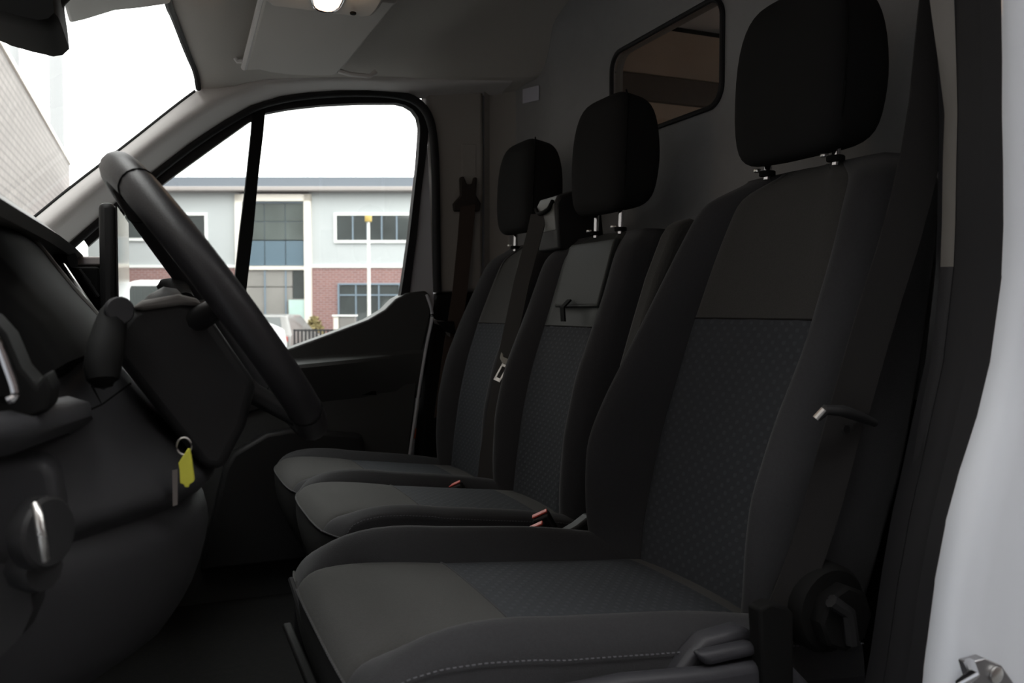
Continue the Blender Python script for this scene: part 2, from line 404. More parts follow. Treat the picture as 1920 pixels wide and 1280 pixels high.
# armrest / upper ledge
arm = []
for px, py in ((430, 696), (545, 685), (620, 678), (700, 671), (760, 666), (792, 664)):
    p = aty(px, py, YP); k = max(0.15, min(1, (0.74-p.x)/0.25))
    arm.append([p+V((0, 0.01, 0.025)), p+V((0, -0.012*k, 0.012)), p+V((0, -0.05*k, 0.004)), p+V((0, -0.055*k, -0.006)), p+V((0, -0.035*k, -0.05)), p+V((0, 0.01, -0.13))])
obj('armrest', MB().loft(arm, closed=False), DOORM, door, angle=35)
pk = [aty(575, 742, YP-0.004), aty(640, 733, YP-0.004), aty(705, 733, YP-0.004), aty(706, 740, YP-0.004), aty(640, 742, YP-0.004), aty(580, 750, YP-0.004)]
obj('pull_slot', MB().prism(pk, (0, 0.006, 0)), PLM, door)
mp = [aty(420, 880, 2.40), aty(436, 850, 2.40), aty(500, 812, 2.40), aty(545, 804, 2.40), aty(680, 815, 2.40), V((0.62, 2.40, 0.1)), V((0.10, 2.40, 0.1))]
obj('map_pocket', MB().prism(mp, (0, 0.05, 0)), PLA, door, bevel=0.012)
dh = obj('door_handle_bezel', MB().prism([aty(405, 722, YP-0.012), aty(486, 720, YP-0.012), aty(500, 765, YP-0.012), aty(410, 790, YP-0.012)], (0, 0.014, 0)), PLA, door, bevel=0.006)
obj('door_handle', MB().tube([aty(412, 733, YP-0.03), aty(440, 731, YP-0.032), aty(484, 729, YP-0.03)], 0.006, 10), CHR, dh)
obj('handle_lever', MB().tube([aty(418, 741, YP-0.026), aty(440, 743, YP-0.03), aty(449, 738, YP-0.026)], 0.005, 10), CHR, dh)
# painted door frame visible behind the card and beside the glass
fr = [aty(787, 250, 2.47), aty(796, 225, 2.47), aty(803, 300, 2.47), aty(808, 420, 2.47), aty(812, 548, 2.47), aty(816, 600, 2.47), aty(806, 640, 2.47), aty(793, 700, 2.47), aty(784, 770, 2.47), aty(772, 868, 2.47), aty(764, 868, 2.47), aty(774, 770, 2.47), aty(782, 700, 2.47), aty(765, 560, 2.47), aty(772, 460, 2.47)]
obj('painted_frame', MB().prism(fr, (0, 0.03, 0)), GPAINT, door)
obj('painted_edge', MB().tube(poly_smooth([aty(x, y, 2.432) for x, y in ((800, 552), (810, 580), (810, 602), (801, 640), (792, 692), (783, 750), (774, 812), (766, 868))], 2), 0.0048, 8), GPAINT, door)
# glass run channel: black frame around the glass, swept
inn = [(165, 462), (235, 400), (320, 334), (400, 276), (470, 226), (497, 212), (545, 203), (610, 196), (680, 193), (745, 193), (768, 199), (783, 215), (788, 240), (784, 300), (777, 360), (768, 440), (758, 510), (751, 556)]
outr = [(150, 440), (224, 378), (304, 316), (384, 258), (452, 210), (484, 192), (538, 179), (610, 171), (680, 169), (750, 171), (782, 182), (802, 206), (804, 240), (798, 300), (790, 360), (782, 440), (773, 510), (768, 556)]
a = resample([aty(x, y, 2.462) for x, y in inn], 60); b = resample([aty(x, y, 2.462) for x, y in outr], 60)
obj('glass_run_seal', MB().loft([[p, p+V((0, 0.03, 0)), q+V((0, 0.03, 0)), q] for p, q in zip(a, b)]), RUB, door, angle=60)
# outer rubber weatherstrip on the body flange
so = resample(poly_smooth(seal3, 2), 80)
obj('weatherstrip', MB().tube(so, 0.013, 10, upv=(0, 1, 0)), RUB, door)
dv = [aty(x, y, 2.455) for x, y in ((474, 212), (498, 203), (494, 250), (484, 335), (475, 435), (462, 545), (452, 640), (446, 690), (424, 690), (432, 600), (439, 540), (450, 435), (461, 345), (471, 250))]
obj('quarter_light_divider', MB().prism(dv, (0, 0.03, 0)), PLM, door)
gl = [V((-0.36, 2.485, 0.60)), V((0.66, 2.485, 0.60)), V((0.69, 2.485, 0.9)), V((0.735, 2.485, 1.40)), V((0.55, 2.485, 1.415)), V((0.30, 2.485, 1.38)), V((0.16, 2.485, 1.30)), V((-0.36, 2.485, 0.86))]
obj('door_glass', MB().prism(gl, (0, 0.004, 0)), GLASS, door, smooth=False)
obj('outer_skin', MB().prism([V((-0.5, 2.53, -0.35)), V((0.78, 2.53, -0.35)), V((0.78, 2.53, 0.55)), V((-0.5, 2.53, 0.58))], (0, 0.02, 0)), WHITE, door)

# ---------------------------------------------------------------- driver side B pillar
sl = [(1741, -120), (1743, 0), (1751, 59), (1759, 115), (1769, 195), (1771, 215), (1768, 300), (1766, 420), (1763, 500), (1745, 680), (1724, 783), (1708, 886), (1689, 980), (1670, 1092), (1647, 1256), (1630, 1360)]
sr = [(1786, -120), (1789, 0), (1792, 90), (1794, 165), (1795, 200), (1795, 215), (1793, 300), (1791, 420), (1788, 500), (1768, 680), (1744, 790), (1724, 886), (1703, 980), (1683, 1092), (1660, 1256), (1640, 1360)]
bo = [(1881, -120), (1882, 0), (1883, 60), (1884, 115), (1884, 195), (1884, 215), (1885, 300), (1885, 420), (1881, 520), (1860, 680), (1836, 783), (1806, 886), (1782, 980), (1761, 1092), (1739, 1256), (1728, 1360)]
def cut(pl, a, b): return [p for p in pl if a <= p[1] <= b]
A = [aty(x, y, 0.68) for x, y in sl]; B = [aty(x, y, 0.66) for x, y in sr]; Cc = [aty(x, y, 0.60) for x, y in bo]
nA = len(A)
iu = 9
def strip(L, R, dep, i0, i1):
    return MB().loft([[l, l.lerp(r, 0.5)+V((0, -0.004, 0)), r, r+V((0.06, dep, 0)), l+V((0.06, dep, 0))] for l, r in list(zip(L, R))[i0:i1]])
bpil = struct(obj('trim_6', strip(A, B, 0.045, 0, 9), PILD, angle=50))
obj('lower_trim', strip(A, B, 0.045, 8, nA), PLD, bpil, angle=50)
# double-lip rubber weatherstrip
ws_ = []
for p, q in zip(B, Cc):
    pr = []
    for k in range(9):
        t = k/8; pr.append(p.lerp(q, t)+V((0, -0.012*abs(math.sin(t*math.pi*2))-0.002, 0)))
    ws_.append(pr + [q+V((0.02, 0.04, 0)), p+V((0.02, 0.04, 0))])
obj('door_weatherstrip', MB().loft(ws_), RUB, bpil, angle=60)
# white outer body side
bd = []
for p in Cc:
    bd.append([p+V((0.012, 0.02, 0)), p+V((-0.001, 0.0, 0)), p+V((0.002, -0.012, 0)), p+V((0.012, -0.024, 0)), p+V((0.030, -0.031, 0)), p+V((0.055, -0.030, 0)), p+V((0.062, -0.036, 0)), p+V((0.10, -0.042, 0)), V((max(p.x+0.3, 1.1), p.y-0.055, p.z))])
low = [q.copy() for q in bd[-1]]
for q in low: q.z = -0.4
hi_ = [q.copy() for q in bd[0]]
for q in hi_: q.z = 1.75
body = struct(obj('wall_body_side', MB().loft([hi_]+bd+[low], closed=False), WHITE, angle=60))
# cant rail over the driver's opening
struct(obj('trim_7', MB().box((-0.1, 0.50, 1.42), (1.1, 0.60, 1.76)), PILL, bevel=0.02))
# striker on the body
sk = thing('door_striker', 'steel door latch striker with screw on the white door pillar', 'striker', aty(1860, 1275, 0.555))
c = aty(1862, 1262, 0.556)
obj('striker_plate', MB().prism([aty(1815, 1243, 0.556), aty(1848, 1234, 0.556), aty(1880, 1248, 0.556), aty(1902, 1280, 0.556), aty(1902, 1330, 0.556), aty(1840, 1330, 0.556)], (0, 0.012, 0)), mat('striker_steel', (0.35, 0.35, 0.36), 0.42, metal=1), sk, bevel=0.002)
obj('striker_loop', MB().tube([aty(1800, 1285, 0.54), aty(1826, 1262, 0.53), aty(1818, 1243, 0.545)], 0.005, 8), CHR, sk)
obj('screw', MB().disc(aty(1866, 1264, 0.556), (0, -1, 0), 0.008, 0.003), STEEL, sk)

# driver's door swung wide open towards the front
dd = MB()
hx, hy = -0.42, 0.50; ang = math.radians(68); ax = (V((math.cos(ang), -math.sin(ang), 0)), V((math.sin(ang), math.cos(ang), 0)), V((0, 0, 1)))
ax = (V((-math.cos(ang)*-0.15-0.2, -math.sin(ang), 0)).normalized(), None, V((0, 0, 1)))
ax = (ax[0], V((-ax[0].y, ax[0].x, 0)), ax[2])
o_ = V((hx, hy, 0))
dd.box((0, -0.05, -0.35), (1.15, 0.05, 0.72), o_, ax).box((0, -0.03, 0.72), (0.05, 0.03, 0.9), o_, ax).box((1.10, -0.03, 0.72), (1.15, 0.03, 1.40), o_, ax).box((0.5, -0.03, 1.35), (1.15, 0.03, 1.40), o_, ax)
struct(obj('door_2', dd, WHITE, bevel=0.01))

# ================================================================ SEATS
def part_of(rows, i0, i1, j0, j1):
    return MB().loft([r[j0:j1+1] for r in rows[i0:i1+1]], closed=False)

def make_cushion(root, y0, y1, xf, xr, zf, zr, bol, bw, xp, xq, base_z, cr=0.035):
    yc, hw = (y0+y1)/2, (y1-y0)/2
    # across profile (offset from side, dz, tag)
    side = [(0.012, -0.19), (0.004, -0.13), (0.0, -0.07), (0.002, -0.035)]
    bo_ = [(0.002, -0.035), (0.005, 0.010), (0.016, bol*0.62), (0.030, bol*0.92), (0.045, bol), (bw*0.75, bol*0.62), (bw*0.93, bol*0.16), (bw, -0.003)]
    pan = [(bw, -0.003), (bw+0.006, 0.002), (bw+0.03, 0.005)]
    nb, ns = len(bo_), len(side)
    prof = [(-hw+a, d) for a, d in side] + [(-hw+a, d) for a, d in bo_[1:]] + [(-hw+a, d) for a, d in pan[1:]]
    prof += [(-hw*0.3, 0.007), (0, 0.008)]
    full = prof + [(-a, d) for a, d in reversed(prof[:-1])]
    k_s = ns-1; k_b = ns-1+nb-1; N = len(full)-1
    L = xr-xf
    T = [(0.055, -0.20, 0, 0.0), (0.035, -0.17, 0, 0.12), (0.010, -0.115, 0, 0.3), (0.0, -0.065, 0, 0.45), (0.003, -0.034, 0.0, 0.55), (0.006, -0.026, 0.0, 0.58), (0.018, -0.010, 0.08, 0.7), (0.04, -0.002, 0.3, 0.85), (0.075, 0.002, 0.65, 0.97), (0.12, 0.003, 0.9, 1), (0.18, 0.002, 1, 1)]
    nseam = 4
    for k in range(1, 13): T.append((0.18+(L-0.18)*k/12, 0.0, 1-0.45*sm((k-5)/7), 1))
    rows = []
    for dx, dz, bf, sf in T:
        r = []
        for a, d in full:
            u = abs(a)/hw
            x = xf + dx + cr*u**4*(1-min(1, dx/0.3))
            z = lerp(zf, zr, min(1, dx/L)) + dz
            if u > (hw-bw)/hw and d > 0: z += d*bf
            else:
                z += d*(sf if d < 0 else min(1, bf*2))
            if u > 0.985 and dz < -0.1: z = z
            r.append(V((x, yc+a, max(z, base_z))))
        rows.append(r)
    xs = [t[0]+xf for t in T]
    def row_at(x):
        return min(range(len(xs)), key=lambda i: abs(xs[i]-x))
    ip, iq = row_at(xp), row_at(xq); M_ = len(rows)-1
    # snap
    for i, xx in ((ip, xp), (iq, xq)):
        for p in rows[i]: p.x += xx-xs[i]
    uvf = lambda p: (p.y, p.x)
    obj('cushion_front_band', part_of(rows, 0, nseam, k_s, N-k_s), HRF, root, angle=180, subsurf=1)  # darker headrest cloth paints in the dash's shade on the front
    obj('side_bolster', part_of(rows, nseam, M_, k_s, k_b), FABS, root, angle=180, subsurf=1)
    obj('side_bolster', part_of(rows, nseam, M_, N-k_b, N-k_s), FABS, root, angle=180, subsurf=1)
    obj('cushion_front_panel', part_of(rows, nseam, ip, k_b, N-k_b), FAB, root, angle=180, subsurf=1)
    obj('cushion_centre_panel', part_of(rows, ip, iq, k_b, N-k_b), PAT, root, uvf=uvf, angle=180, subsurf=1)
    obj('cushion_rear_panel', part_of(rows, iq, M_, k_b, N-k_b), FAB, root, angle=180, subsurf=1)
    obj('cushion_skirt', part_of(rows, 0, M_, 0, k_s), SKT, root, angle=180, subsurf=1)
    obj('cushion_skirt', part_of(rows, 0, M_, N-k_s, N), SKT, root, angle=180, subsurf=1)
    # fine seam welts
    pp = rows[nseam][k_s:N-k_s+1]
    obj('front_seam', MB().tube([p+V((-0.001, 0, 0.001)) for p in pp[1:-1]], 0.0016, 6), STITCH if False else FAB, root)
    obj('cross_seam', MB().tube([p for p in rows[ip][k_b:N-k_b+1]], 0.0013, 6), FABS, root)
    # stitching along the near side seam
    sb = MB(); line = resample([r[k_s+1]+V((0, -0.002, 0)) for r in rows[nseam:]], 95)
    for i in range(0, 94):
        p, q = line[i], line[i+1]; sb.tube([p.lerp(q, 0.15), p.lerp(q, 0.72)], 0.0011, 4)
    s = obj('stitching', sb, STITCH, root); s['kind'] = 'stuff'
    sb = MB(); line = resample([p+V((-0.002, 0, 0.002)) for p in pp], 80)
    for i in range(79):
        p, q = line[i], line[i+1]; sb.tube([p.lerp(q, 0.15), p.lerp(q, 0.72)], 0.0008, 4)
    s = obj('stitching', sb, STITCH, root); s['kind'] = 'stuff'
    return rows

def make_back(root, yc, hwt, xct, bt, zb, zt, zsplit, bw, thick=0.11, panel_upper=None, fold=False, round_top=0.05):
    """hwt: half-width by z; xct: centre plane by z; bt: bolster protrusion by z"""
    zs = [zb, zb+0.02] + [lerp(zb+0.05, zt-0.06, k/17) for k in range(18)] + [zt-0.035, zt-0.018, zt-0.006, zt]
    # seam row snapped at zsplit
    isp = min(range(len(zs)), key=lambda i: abs(zs[i]-zsplit)); zs[isp] = zsplit
    rows = []
    for z in zs:
        hw = interp(hwt, z); xc = interp(xct, z); b = interp(bt, z)
        tf = sm((z-(zt-0.05))/0.05)
        hw -= round_top*tf*tf; back = 0.03*tf*tf
        b *= (1-0.75*tf)
        half = [(-hw+0.05, thick), (-hw+0.012, thick*0.86), (-hw, thick*0.55), (-hw, 0.03), (-hw+0.004, -0.2*b), (-hw+0.014, -0.65*b), (-hw+0.030, -0.96*b), (-hw+0.045, -1.0*b), (-hw+bw*0.72, -0.72*b), (-hw+bw*0.93, -0.16*b), (-hw+bw, 0.004), (-hw+bw+0.008, -0.002), (-hw+bw+0.03, -0.004), (-hw*0.4, 0.0), (0, 0.003)]
        full = half + [(-a, d) for a, d in reversed(half[:-1])]
        rows.append([V((xc+back+d*(1-0.25*tf if d > 0 else 1), yc+a, z)) for a, d in full])
    N = len(rows[0])-1; M_ = len(rows)-1; ks, kb = 3, 10
    uvf = lambda p: (p.y, p.z*1.04)
    obj('backrest_bolster', part_of(rows, 0, M_, ks, kb), FABS, root, angle=180, subsurf=1)
    obj('backrest_bolster', part_of(rows, 0, M_, N-kb, N-ks), FABS, root, angle=180, subsurf=1)
    obj('backrest_lower_panel', part_of(rows, 0, isp, kb, N-kb), PAT, root, uvf=uvf, angle=180, subsurf=1)
    obj('backrest_upper_panel', part_of(rows, isp, M_, kb, N-kb), panel_upper or FAB, root, angle=180, subsurf=1)
    sh = MB()
    left = [[r[3], r[2], r[1], r[0], r[N], r[N-1], r[N-2], r[N-3]] for r in rows]
    sh.loft(left, closed=False)
    obj('backrest_shell', sh, FABS, root, angle=180, subsurf=1)
    # top cap
    t = rows[-1]; tc = MB(); n = len(t)
    cen = V((sum(p.x for p in t)/n+0.02, yc, zt+0.004))
    ins = [p.lerp(cen, 0.5)+V((0, 0, 0.003)) for p in t]
    tc.loft([t, ins, [p.lerp(cen, 0.93)+V((0, 0, 0.003)) for p in t]], True, False, True)
    obj('backrest_top', tc, FABS, root, angle=70)
    sb = MB().tube([p for p in rows[isp][kb:N-kb+1]], 0.0016, 6)
    obj('backrest_seam', sb, HRF, root)
    return rows

def make_headrest(root, yc, xc, z0, z1, hw, hd, posts, zpost, xpost, tilt=0.01):
    rings = []; H = z1-z0
    prof = [(0.0, 0.42, 0.60), (0.02, 0.66, 0.78), (0.07, 0.84, 0.90), (0.16, 0.94, 0.96), (0.32, 1.0, 1.0), (0.52, 1.0, 1.0), (0.7, 0.95, 0.97), (0.83, 0.86, 0.91), (0.92, 0.74, 0.82), (0.975, 0.58, 0.68), (1.0, 0.34, 0.48)]
    def ringf(t, sd, sw):
        z = z0+H*t; xo = xc + tilt*(t-0.5) + 0.012*math.sin(math.pi*t)*0
        pts = []
        for (x, y) in rr_ring:
            pts.append(V((xo+x*sd*hd, yc+y*sw*hw, z - 0.012*(x if t > 0.5 else -x)*sd)))
        return pts
    rr_ring = []
    for k in range(40):
        a = 2*math.pi*k/40; c, s = math.cos(a), math.sin(a); e = 0.42
        rr_ring.append((math.copysign(abs(c)**e, c), math.copysign(abs(s)**e, s)))
    for t, sd, sw in prof: rings.append(ringf(t, sd, sw))
    hr = obj('headrest', MB().loft(rings), HRF, root, subsurf=1, angle=180)
    # piping between front face and sides
    for sgn in (-1, 1):
        pth = []
        for t, sd, sw in prof[1:-1]:
            z = z0+H*t; pth.append(V((xc+tilt*(t-0.5)-hd*sd*0.62, yc+sgn*hw*sw*0.985, z+0.007)))
        obj('piping', MB().tube(pth, 0.002, 6), PLM, hr)
    for py in posts:
        obj('headrest_post', MB().tube([V((xpost, py, zpost-0.01)), V((xpost+0.003, py, z0+0.02))], 0.0062, 12, upv=(1, 0, 0)), CHR, root)
        g = obj('post_guide', MB().disc((xpost, py, zpost-0.004), (0, 0, 1), 0.013, 0.008), PLM, root)
        obj('release_button', MB().disc((xpost-0.012, py+0.010, zpost+0.003), (0, 0, 1), 0.006, 0.005, n=10), STEEL, g)
    return hr

XC = [(0.36, 0.715), (0.45, 0.735), (0.56, 0.765), (0.67, 0.797), (0.79, 0.832), (0.89, 0.862), (1.02, 0.905)]
# ---- driver's seat
ds = thing('driver_seat', 'black cloth driver seat nearest the open door, with armrest and stitched cushion', 'seat', (0.5, 1.04, 0.0), 'cab seats')
dr = make_cushion(ds, 0.785, 1.285, 0.172, 0.80, 0.446, 0.385, 0.046, 0.085, 0.385, 0.70, 0.12, 0.012)
DB = [(0.36, 0.055), (0.42, 0.07), (0.5, 0.095), (0.58, 0.112), (0.66, 0.10), (0.75, 0.075), (0.87, 0.05), (1.02, 0.025)]
DH = [(0.36, 0.225), (0.45, 0.245), (0.6, 0.255), (0.75, 0.245), (0.88, 0.228), (0.96, 0.212), (1.03, 0.200)]
make_back(ds, 1.045, DH, XC, DB, 0.36, 1.018, 0.787, 0.085, 0.12)
make_headrest(ds, 1.045, 0.928, 1.032, 1.280, 0.122, 0.062, (0.97, 1.12), 1.02, 0.915)
# seat base with plastic side shields
obj('seat_base', MB().box((0.26, 0.83, 0.02), (0.80, 1.26, 0.28)), PLM, ds, bevel=0.02)
obj('front_pedestal', MB().prism([V((0.20, 0.82, 0.30)), V((0.26, 0.82, 0.02)), V((0.32, 0.82, 0.02)), V((0.32, 0.82, 0.30))], (0, 0.44, 0)), PLM, ds, bevel=0.01)
sh1 = [aty(1262, 1275, 0.77), aty(1298, 1225, 0.77), aty(1325, 1197, 0.77), aty(1400, 1176, 0.77), aty(1420, 1190, 0.77), aty(1424, 1238, 0.77), aty(1500, 1262, 0.77), aty(1520, 1400, 0.77), aty(1150, 1400, 0.77)]
obj('side_shield', MB().prism(sh1, (0, 0.03, 0)), SILL, ds, bevel=0.010)
lever = [[aty(1310, 1228, 0.75), aty(1420, 1205, 0.75), aty(1424, 1230, 0.75), aty(1330, 1252, 0.75)], ]
obj('height_lever', MB().prism(lever[0], (0, 0.02, 0)), SILL, ds, bevel=0.007)
obj('lower_shield', MB().prism([aty(1040, 1300, 0.745), aty(1180, 1272, 0.745), aty(1335, 1258, 0.745), aty(1440, 1240, 0.745), aty(1490, 1248, 0.745), aty(1530, 1290, 0.745), aty(1540, 1420, 0.745), aty(1000, 1420, 0.745)], (0, 0.025, 0)), SILL, ds, bevel=0.010)
# slide rail and pedestal fins in front of the base
obj('slide_rail', MB().prism([aty(531, 1168, 1.30), aty(546, 1166, 1.30), aty(600, 1285, 1.02), aty(580, 1290, 1.02)], (0, 0.02, -0.012)), PLM, ds, bevel=0.003)
for k in range(2):
    obj('pedestal_fin', MB().tube([aty(545+k*10, 1085+k*8, 1.22), aty(566+k*10, 1150+k*8, 1.16), aty(588+k*8, 1225+k*4, 1.10)], 0.004, 6), PLD, ds)
# recliner
rc = aty(1575, 1150, 0.745)
kn = obj('recliner_cover', MB().disc(rc+V((0.0, 0.06, 0)), (0, -1, 0), 0.052, 0.05, 28), PLM, ds)
obj('recliner_knob', MB().disc(rc+V((0.003, 0.012, -0.004)), (0, -1, 0), 0.038, 0.022, 8), PLM, kn)
obj('knob_grip', MB().tube([rc+V((-0.025, -0.012, 0.022)), rc+V((-0.002, -0.015, 0.006)), rc+V((0.004, -0.015, -0.03))], 0.008, 8), PLA, kn)
# folded-up armrest on the far side
ap = [aty(1205, 612, 1.335), aty(1232, 520, 1.335), aty(1262, 440, 1.335), aty(1276, 416, 1.335), aty(1300, 408, 1.335), aty(1330, 420, 1.335), aty(1310, 520, 1.335), aty(1250, 680, 1.335), aty(1180, 700, 1.335)]
obj('folded_armrest', MB().prism(ap, (0, 0.05, 0)), FAB, ds, bevel=0.012)
obj('backrest_hinge_cover', MB().prism([aty(1060, 1000, 1.33), aty(1085, 985, 1.33), aty(1110, 965, 1.33), aty(1140, 985, 1.33), aty(1200, 1060, 1.33), aty(1070, 1050, 1.33)], (0, 0.03, 0)), PLA, ds, bevel=0.006)

# ---- middle and outer passenger seats
ms = thing('passenger_seat', 'black middle passenger seat with fold-down vinyl table in its backrest', 'seat', (0.55, 1.66, 0.0), 'cab seats')
make_cushion(ms, 1.435, 1.885, 0.258, 0.82, 0.444, 0.375, 0.026, 0.075, 0.465, 0.70, 0.10)
PB = [(0.36, 0.02), (0.45, 0.035), (0.56, 0.045), (0.66, 0.045), (0.82, 0.03), (0.96, 0.018)]
XP = [(0.36, 0.745), (0.45, 0.755), (0.56, 0.772), (0.67, 0.797), (0.82, 0.845), (0.97, 0.888)]
MH = [(0.36, 0.215), (0.6, 0.222), (0.85, 0.215), (0.97, 0.205)]
make_back(ms, 1.66, MH, XP, PB, 0.36, 0.965, 0.765, 0.088, 0.085, LEA, round_top=0.03)
make_headrest(ms, 1.645, 0.93, 1.012, 1.258, 0.118, 0.060, (1.59, 1.70), 0.972, 0.915)
tb = [[V((interp(XP, z)-0.008-(0.004 if 0 < i < 5 else 0), 1.638+dy, z)) for dy in (-0.102, -0.096, 0, 0.096, 0.102)] for i, z in enumerate((0.806, 0.812, 0.86, 0.90, 0.94, 0.948))]
tbl = obj('fold_down_table', MB().loft([r + [p+V((0.014, 0, 0)) for p in reversed(r)] for r in tb]), LEA, ms, bevel=0.004)
obj('pull_strap', MB().ribbon([V((interp(XP, 0.82)-0.018, 1.655, 0.822)), V((interp(XP, 0.80)-0.03, 1.652, 0.806)), V((interp(XP, 0.77)-0.02, 1.648, 0.776))], V((0, 0.009, 0)), 0.002), PLM, tbl)

os_ = thing('passenger_seat', 'black outer passenger seat against the far door, plain cloth backrest', 'seat', (0.55, 2.12, 0.0), 'cab seats')
make_cushion(os_, 1.895, 2.345, 0.272, 0.82, 0.424, 0.355, 0.022, 0.075, 0.475, 0.70, 0.10)
OH = [(0.36, 0.215), (0.6, 0.222), (0.78, 0.218), (0.86, 0.195), (0.93, 0.165), (0.975, 0.15)]
make_back(os_, 2.12, OH, [(z, x+0.008) for z, x in XP], PB, 0.35, 0.975, 0.765, 0.088, 0.085, round_top=0.04)
make_headrest(os_, 2.105, 0.93, 1.008, 1.245, 0.116, 0.060, (2.05, 2.165), 0.972, 0.915)
for root, y0, y1 in ((ms, 1.45, 1.88), (os_, 1.90, 2.33)):
    obj('seat_base', MB().box((0.36, y0+0.03, 0.0), (0.80, y1-0.03, 0.24)), PLM, root, bevel=0.02)

# ================================================================ BELTS
def belt_tip(root, p, d, scale=1.0):
    """plastic head and slotted chrome tongue hanging from p along d"""
    d = V(d).normalized(); n = V((-0.75, -0.62, 0.15)).normalized(); s = d.cross(n).normalized(); n = s.cross(d)
    A_ = (s, n, -d)
    hd = MB().prism([p+s*a*scale-d*b*scale for a, b in ((-0.028, 0.012), (-0.024, -0.006), (-0.010, -0.016), (0.010, -0.016), (0.024, -0.006), (0.030, 0.012), (0.022, 0.010), (0.016, 0.002), (-0.016, 0.002), (-0.022, 0.012))], n*0.006)
    h = obj('tongue_head', hd, mat_tongue, root, bevel=0.0015)
    t = MB(); o = p+d*0.016*scale; A2 = (s, n, d)
    for lo, hi in (((-0.011, 0.001, 0), (-0.0065, 0.003, 0.05)), ((0.0065, 0.001, 0), (0.011, 0.003, 0.05)), ((-0.011, 0.001, 0.043), (0.011, 0.003, 0.053)), ((-0.011, 0.001, -0.002), (0.011, 0.003, 0.007))):
        t.box([v*scale for v in lo], [v*scale for v in hi], o, A2)
    obj('metal_tongue', t, STEEL, root)
mat_tongue = mat('tongue_plastic', (0.34, 0.33, 0.29), 0.5)

# middle belt with its shoulder guide box on the seat-back frame
mbx = thing('belt_guide_box', 'black shoulder belt guide box with grey top between middle and outer headrests', 'belt guide', (0.92, 1.90, 0.95))
bx = [V((0.862, 0, 0.94)), V((0.856, 0, 1.045)), V((0.866, 0, 1.064)), V((0.93, 0, 1.088)), V((0.972, 0, 1.06)), V((0.985, 0, 0.94))]
gb = obj('housing', MB().prism([p+V((0, 1.782, 0)) for p in bx], (0, 0.112, 0)), PLA, mbx, bevel=0.006)
obj('top_cover', MB().prism([V((0.8585, 1.79, 0.985)), V((0.8525, 1.79, 1.046)), V((0.863, 1.79, 1.066)), V((0.868, 1.79, 1.06)), V((0.862, 1.79, 1.04)), V((0.864, 1.79, 0.985))], (0, 0.096, 0)), mat('grey_cover', (0.11, 0.11, 0.105), 0.4), mbx, bevel=0.002)
obj('belt_slot', MB().tube([V((0.852, 1.792, 1.052)), V((0.8505, 1.81, 1.036)), V((0.850, 1.84, 1.030)), V((0.8505, 1.872, 1.030)), V((0.852, 1.885, 1.044))], 0.0055, 8), PLM, mbx)
b2 = thing('seat_belt', 'black middle seat belt hanging down beside the table backrest, silver tongue', 'seat belt', (0.72, 1.88, 0.36), 'seat belts')
pth = [V((0.849, 1.862, 1.03)), V((0.842, 1.868, 0.99)), V((0.815, 1.886, 0.87)), V((0.775, 1.884, 0.70)), V((0.752, 1.882, 0.60)), V((0.725, 1.88, 0.46)), V((0.715, 1.88, 0.37))]
obj('webbing', MB().ribbon(pth, [V((0.012, -0.020, 0))]*7, 0.0012), BELT, b2)
belt_tip(b2, aty(953, 675, 1.86), aty(935, 708, 1.86)-aty(953, 675, 1.86), 0.82)

# outer belt on the passenger pillar
b3 = thing('seat_belt', 'brownish outer seat belt hanging from the far door pillar', 'seat belt', (0.82, 2.42, 0.6), 'seat belts')
obj('upper_anchor', MB().prism([aty(x, y, YP-0.02) for x, y in ((863, 332), (870, 330), (876, 345), (886, 345), (889, 332), (895, 332), (893, 366), (902, 380), (900, 396), (852, 396), (850, 382), (864, 366))], (0, 0.014, 0)), mat('brown_black_plastic', (0.030, 0.022, 0.018), 0.6), b3, bevel=0.004)
ow = [aty(877, 385, YP-0.024), aty(872, 450, YP-0.03), aty(862, 548, YP-0.035), aty(846, 650, YP-0.04), aty(828, 780, YP-0.04)]
obj('webbing', MB().ribbon(ow, V((0.024, 0.0, 0.004)), 0.0013), mat('brown_webbing', (0.062, 0.042, 0.033), 0.85), b3)
obj('metal_tongue', MB().prism([aty(812, 596, 2.36), aty(820, 600, 2.36), aty(842, 603, 2.36), aty(845, 632, 2.36), aty(838, 628, 2.36), aty(832, 612, 2.36), aty(815, 606, 2.36)], (0, 0.006, 0)), KEYM, b3, bevel=0.002)
obj('tongue_head', MB().prism([aty(818, 602, 2.358), aty(852, 602, 2.358), aty(856, 628, 2.358), aty(836, 622, 2.358)], (0, 0.012, 0)), PLM, b3, bevel=0.003)

# driver's belt
b1 = thing('seat_belt', 'black driver seat belt running down the near door pillar into its sleeve', 'seat belt', (0.70, 0.74, 0.42), 'seat belts')
wv = RT*0.0225
up_ = [aty(1770, -60, 0.70), aty(1756, 55, 0.705), aty(1738, 240, 0.715), aty(1697, 420, 0.73), aty(1640, 600, 0.74), aty(1592, 770, 0.75)]
obj('webbing', MB().ribbon(poly_smooth(up_, 1), wv+V((0, 0, -0.003)), 0.0013), BELTD, b1)
dn_ = [aty(1588, 775, 0.752), aty(1570, 840, 0.757), aty(1545, 940, 0.763), aty(1510, 1050, 0.77), aty(1470, 1150, 0.775)]
obj('webbing', MB().ribbon(poly_smooth(dn_, 1), RT*0.021+V((0, 0, -0.004)), 0.0013), BELTD, b1)
gd = obj('belt_tongue', MB().tube([aty(1532, 785, 0.74), aty(1548, 768, 0.735), aty(1580, 770, 0.732), aty(1615, 782, 0.737), aty(1640, 793, 0.745)], [0.004, 0.006, 0.0065, 0.006, 0.0045], 10), PLA, b1)
obj('metal_edge', MB().tube([aty(1529, 784, 0.735), aty(1545, 767, 0.730)], 0.0035, 8), STEEL, gd)
